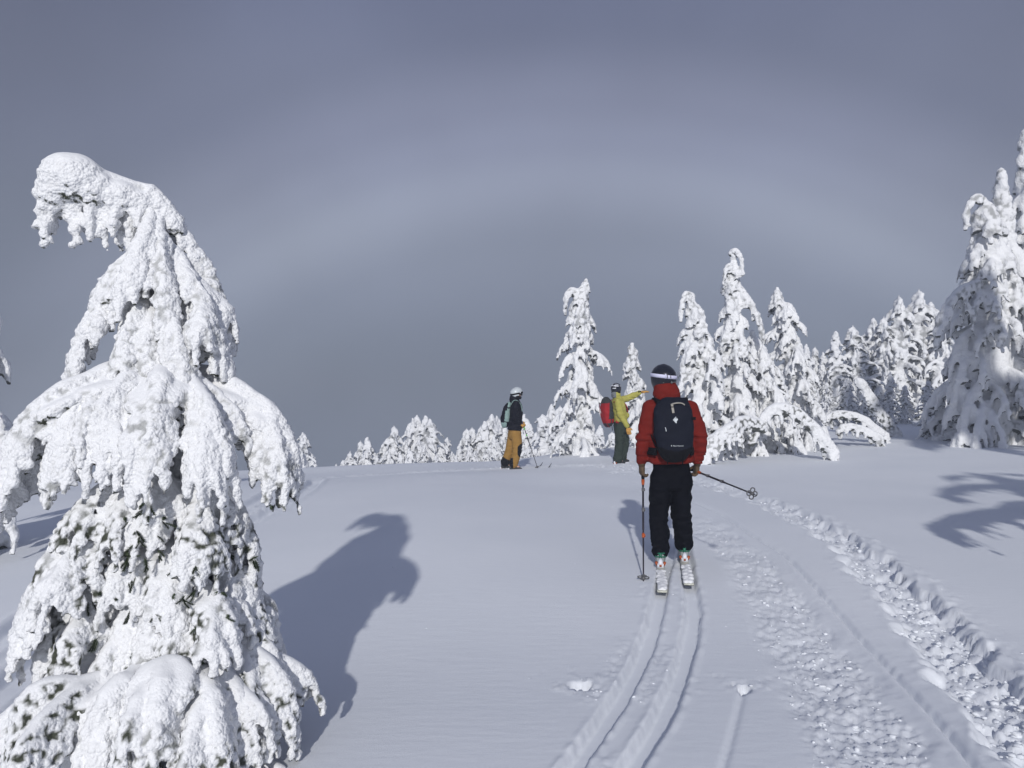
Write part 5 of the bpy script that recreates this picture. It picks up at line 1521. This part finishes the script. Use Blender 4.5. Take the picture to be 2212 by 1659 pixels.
def pick_red(c):
    u = (c @ up) / .64; b_ = (c @ bk) / .27; s_ = np.abs(c @ rt) / .155
    grey = ((u > .26) & (u < .86) & (b_ > .12) & (b_ < .72)) | (u < .12) | ((u > .86) & (b_ > .25) & (s_ < .8))
    return grey
mb = finish('main_body', V, Q, [M_REDPACK, M_GREYPACK], root, pick_red)
for sg in (-1, 1):
    fr = -bk
    S = Soup(); ribbon(S, [up * .56 + rt * sg * .11, up * .62 + rt * sg * .12 + fr * .09, up * .61 + rt * sg * .13 + fr * .19, up * .50 + rt * sg * .15 + fr * .29, up * .34 + rt * sg * .16 + fr * .31], .05, .014, np.array([up, up, up + fr, fr, fr])); soup_part('shoulder_strap', S, M_REDPACK, root, smooth=False)
    S = Soup(); ribbon(S, [up * .10 + rt * sg * .13, up * .09 + rt * sg * .20 + fr * .11, up * .07 + rt * sg * .20 + fr * .21, up * .05 + rt * sg * .13 + fr * .30], .065, .016, np.array([rt * sg, rt * sg, rt * sg, fr])); soup_part('hip_belt', S, M_REDPACK, root, smooth=False)
S = Soup(); fr = -bk; ribbon(S, [up * .36 + rt * .17 + fr * .30, up * .36 + rt * .06 + fr * .335, up * .37 - rt * .06 + fr * .335, up * .37 - rt * .17 + fr * .30], .028, .010, fr); cs = soup_part('chest_strap', S, M_BLACK, root, smooth=False)
S = Soup(); S.tubes(np.array([up * .39 + rt * .03 + fr * .34, up * .41 + rt * .03 + fr * .40]), np.array([.010, .010]), 8); S.box(up * .42 + rt * .03 + fr * .42, (.022, .02, .03)); soup_part('clip_camera', S, M_BLACK, cs, smooth=False)
S = Soup()
for a_, b_, w in ((.10, .66, .02), (-.06, .70, .02)):
    ribbon(S, [up * .50 + bk * .275 + rt * a_, up * .30 + bk * .285 + rt * a_, up * .10 + bk * .25 + rt * a_, up * -.02 + bk * .20 + rt * a_, up * -.06 + bk * .14 + rt * a_], w, .006, bk)
soup_part('compression_strap', S, M_REDPACK, root, smooth=False)
S = Soup(); ribbon(S, [up * .22 + rt * .165 + bk * .12, up * .05 + rt * .15 + bk * .13, up * -.12 + rt * .13 + bk * .11], .018, .004, rt); soup_part('hanging_strap', S, M_GREYPACK, root, smooth=False)

# ------------------------------------------------------------------ crumbs of broken snow along the tracks
def crumbs():
    g = np.random.default_rng(5)
    n = 60000
    y = 3.2 * (19.0 / 3.2) ** g.uniform(0, 1, n); x = g.uniform(-1.2, 7.0, n) * np.clip(y / 7, .5, 1.2)
    h, r = snow_h(x[:, None], y[:, None], True); h = h[:, 0]; r = r[:, 0]
    keep = g.uniform(0, 1, n) < (0.0007 + np.clip(r - .15, 0, 1) ** 1.3 * .30)
    idx = np.where(keep)[0][:4200]
    t = (1 + 5 ** .5) / 2
    I = np.array([(-1, t, 0), (1, t, 0), (-1, -t, 0), (1, -t, 0), (0, -1, t), (0, 1, t), (0, -1, -t), (0, 1, -t), (t, 0, -1), (t, 0, 1), (-t, 0, -1), (-t, 0, 1)], float) / 1.9
    F = np.array([(0, 11, 5), (0, 5, 1), (0, 1, 7), (0, 7, 10), (0, 10, 11), (1, 5, 9), (5, 11, 4), (11, 10, 2), (10, 7, 6), (7, 1, 8), (3, 9, 4), (3, 4, 2), (3, 2, 6), (3, 6, 8), (3, 8, 9), (4, 9, 5), (2, 4, 11), (6, 2, 10), (8, 6, 7), (9, 8, 1)])
    m = len(idx)
    s = np.clip(g.lognormal(-4.75, .5, m), .004, .019) * (0.6 + .6 * sstep(.3, .9, r[idx]))
    V = I[None] * g.uniform(.6, 1.3, (m, 12, 1)) * (s[:, None, None] * g.uniform(.7, 1.35, (m, 1, 3)) * np.array([1.15, 1.15, .6]))
    V = V + np.stack([x[idx], y[idx], h[idx] + s * .02], 1)[:, None]
    T = (F[None] + (np.arange(m) * 12)[:, None, None]).reshape(-1, 3)
    o = link('snow_crumbs', mk_mesh('snow_crumbs', V.reshape(-1, 3), None, T), M_GROUND)
    tag(o, 'loose crumbs of broken snow along the ski tracks', 'snow', kind='stuff')
crumbs()

# ------------------------------------------------------------------ thin fog over the whole place
def haze():
    x0, x1, y0, y1, z0, z1 = -260, 260, -90, 125, -60, 16
    S = Soup(); S.box(((x0 + x1) / 2, (y0 + y1) / 2, (z0 + z1) / 2), ((x1 - x0) / 2, (y1 - y0) / 2, (z1 - z0) / 2))
    me = S.mesh('haze', False)
    m = bpy.data.materials.new('fog_air'); m.use_nodes = True
    n, l = m.node_tree.nodes, m.node_tree.links
    n.clear()
    o = n.new('ShaderNodeOutputMaterial'); v = n.new('ShaderNodeVolumePrincipled')
    v.inputs['Color'].default_value = (.86, .92, 1.0, 1); v.inputs['Density'].default_value = HAZE; v.inputs['Anisotropy'].default_value = .45
    l.new(v.outputs[0], o.inputs['Volume'])
    me.materials.append(m)
    tag(link('haze', me), 'thin cold fog filling the air', 'fog', kind='stuff')
HAZE = 0.0035
haze()

bpy.data.scenes.remove(TMP)
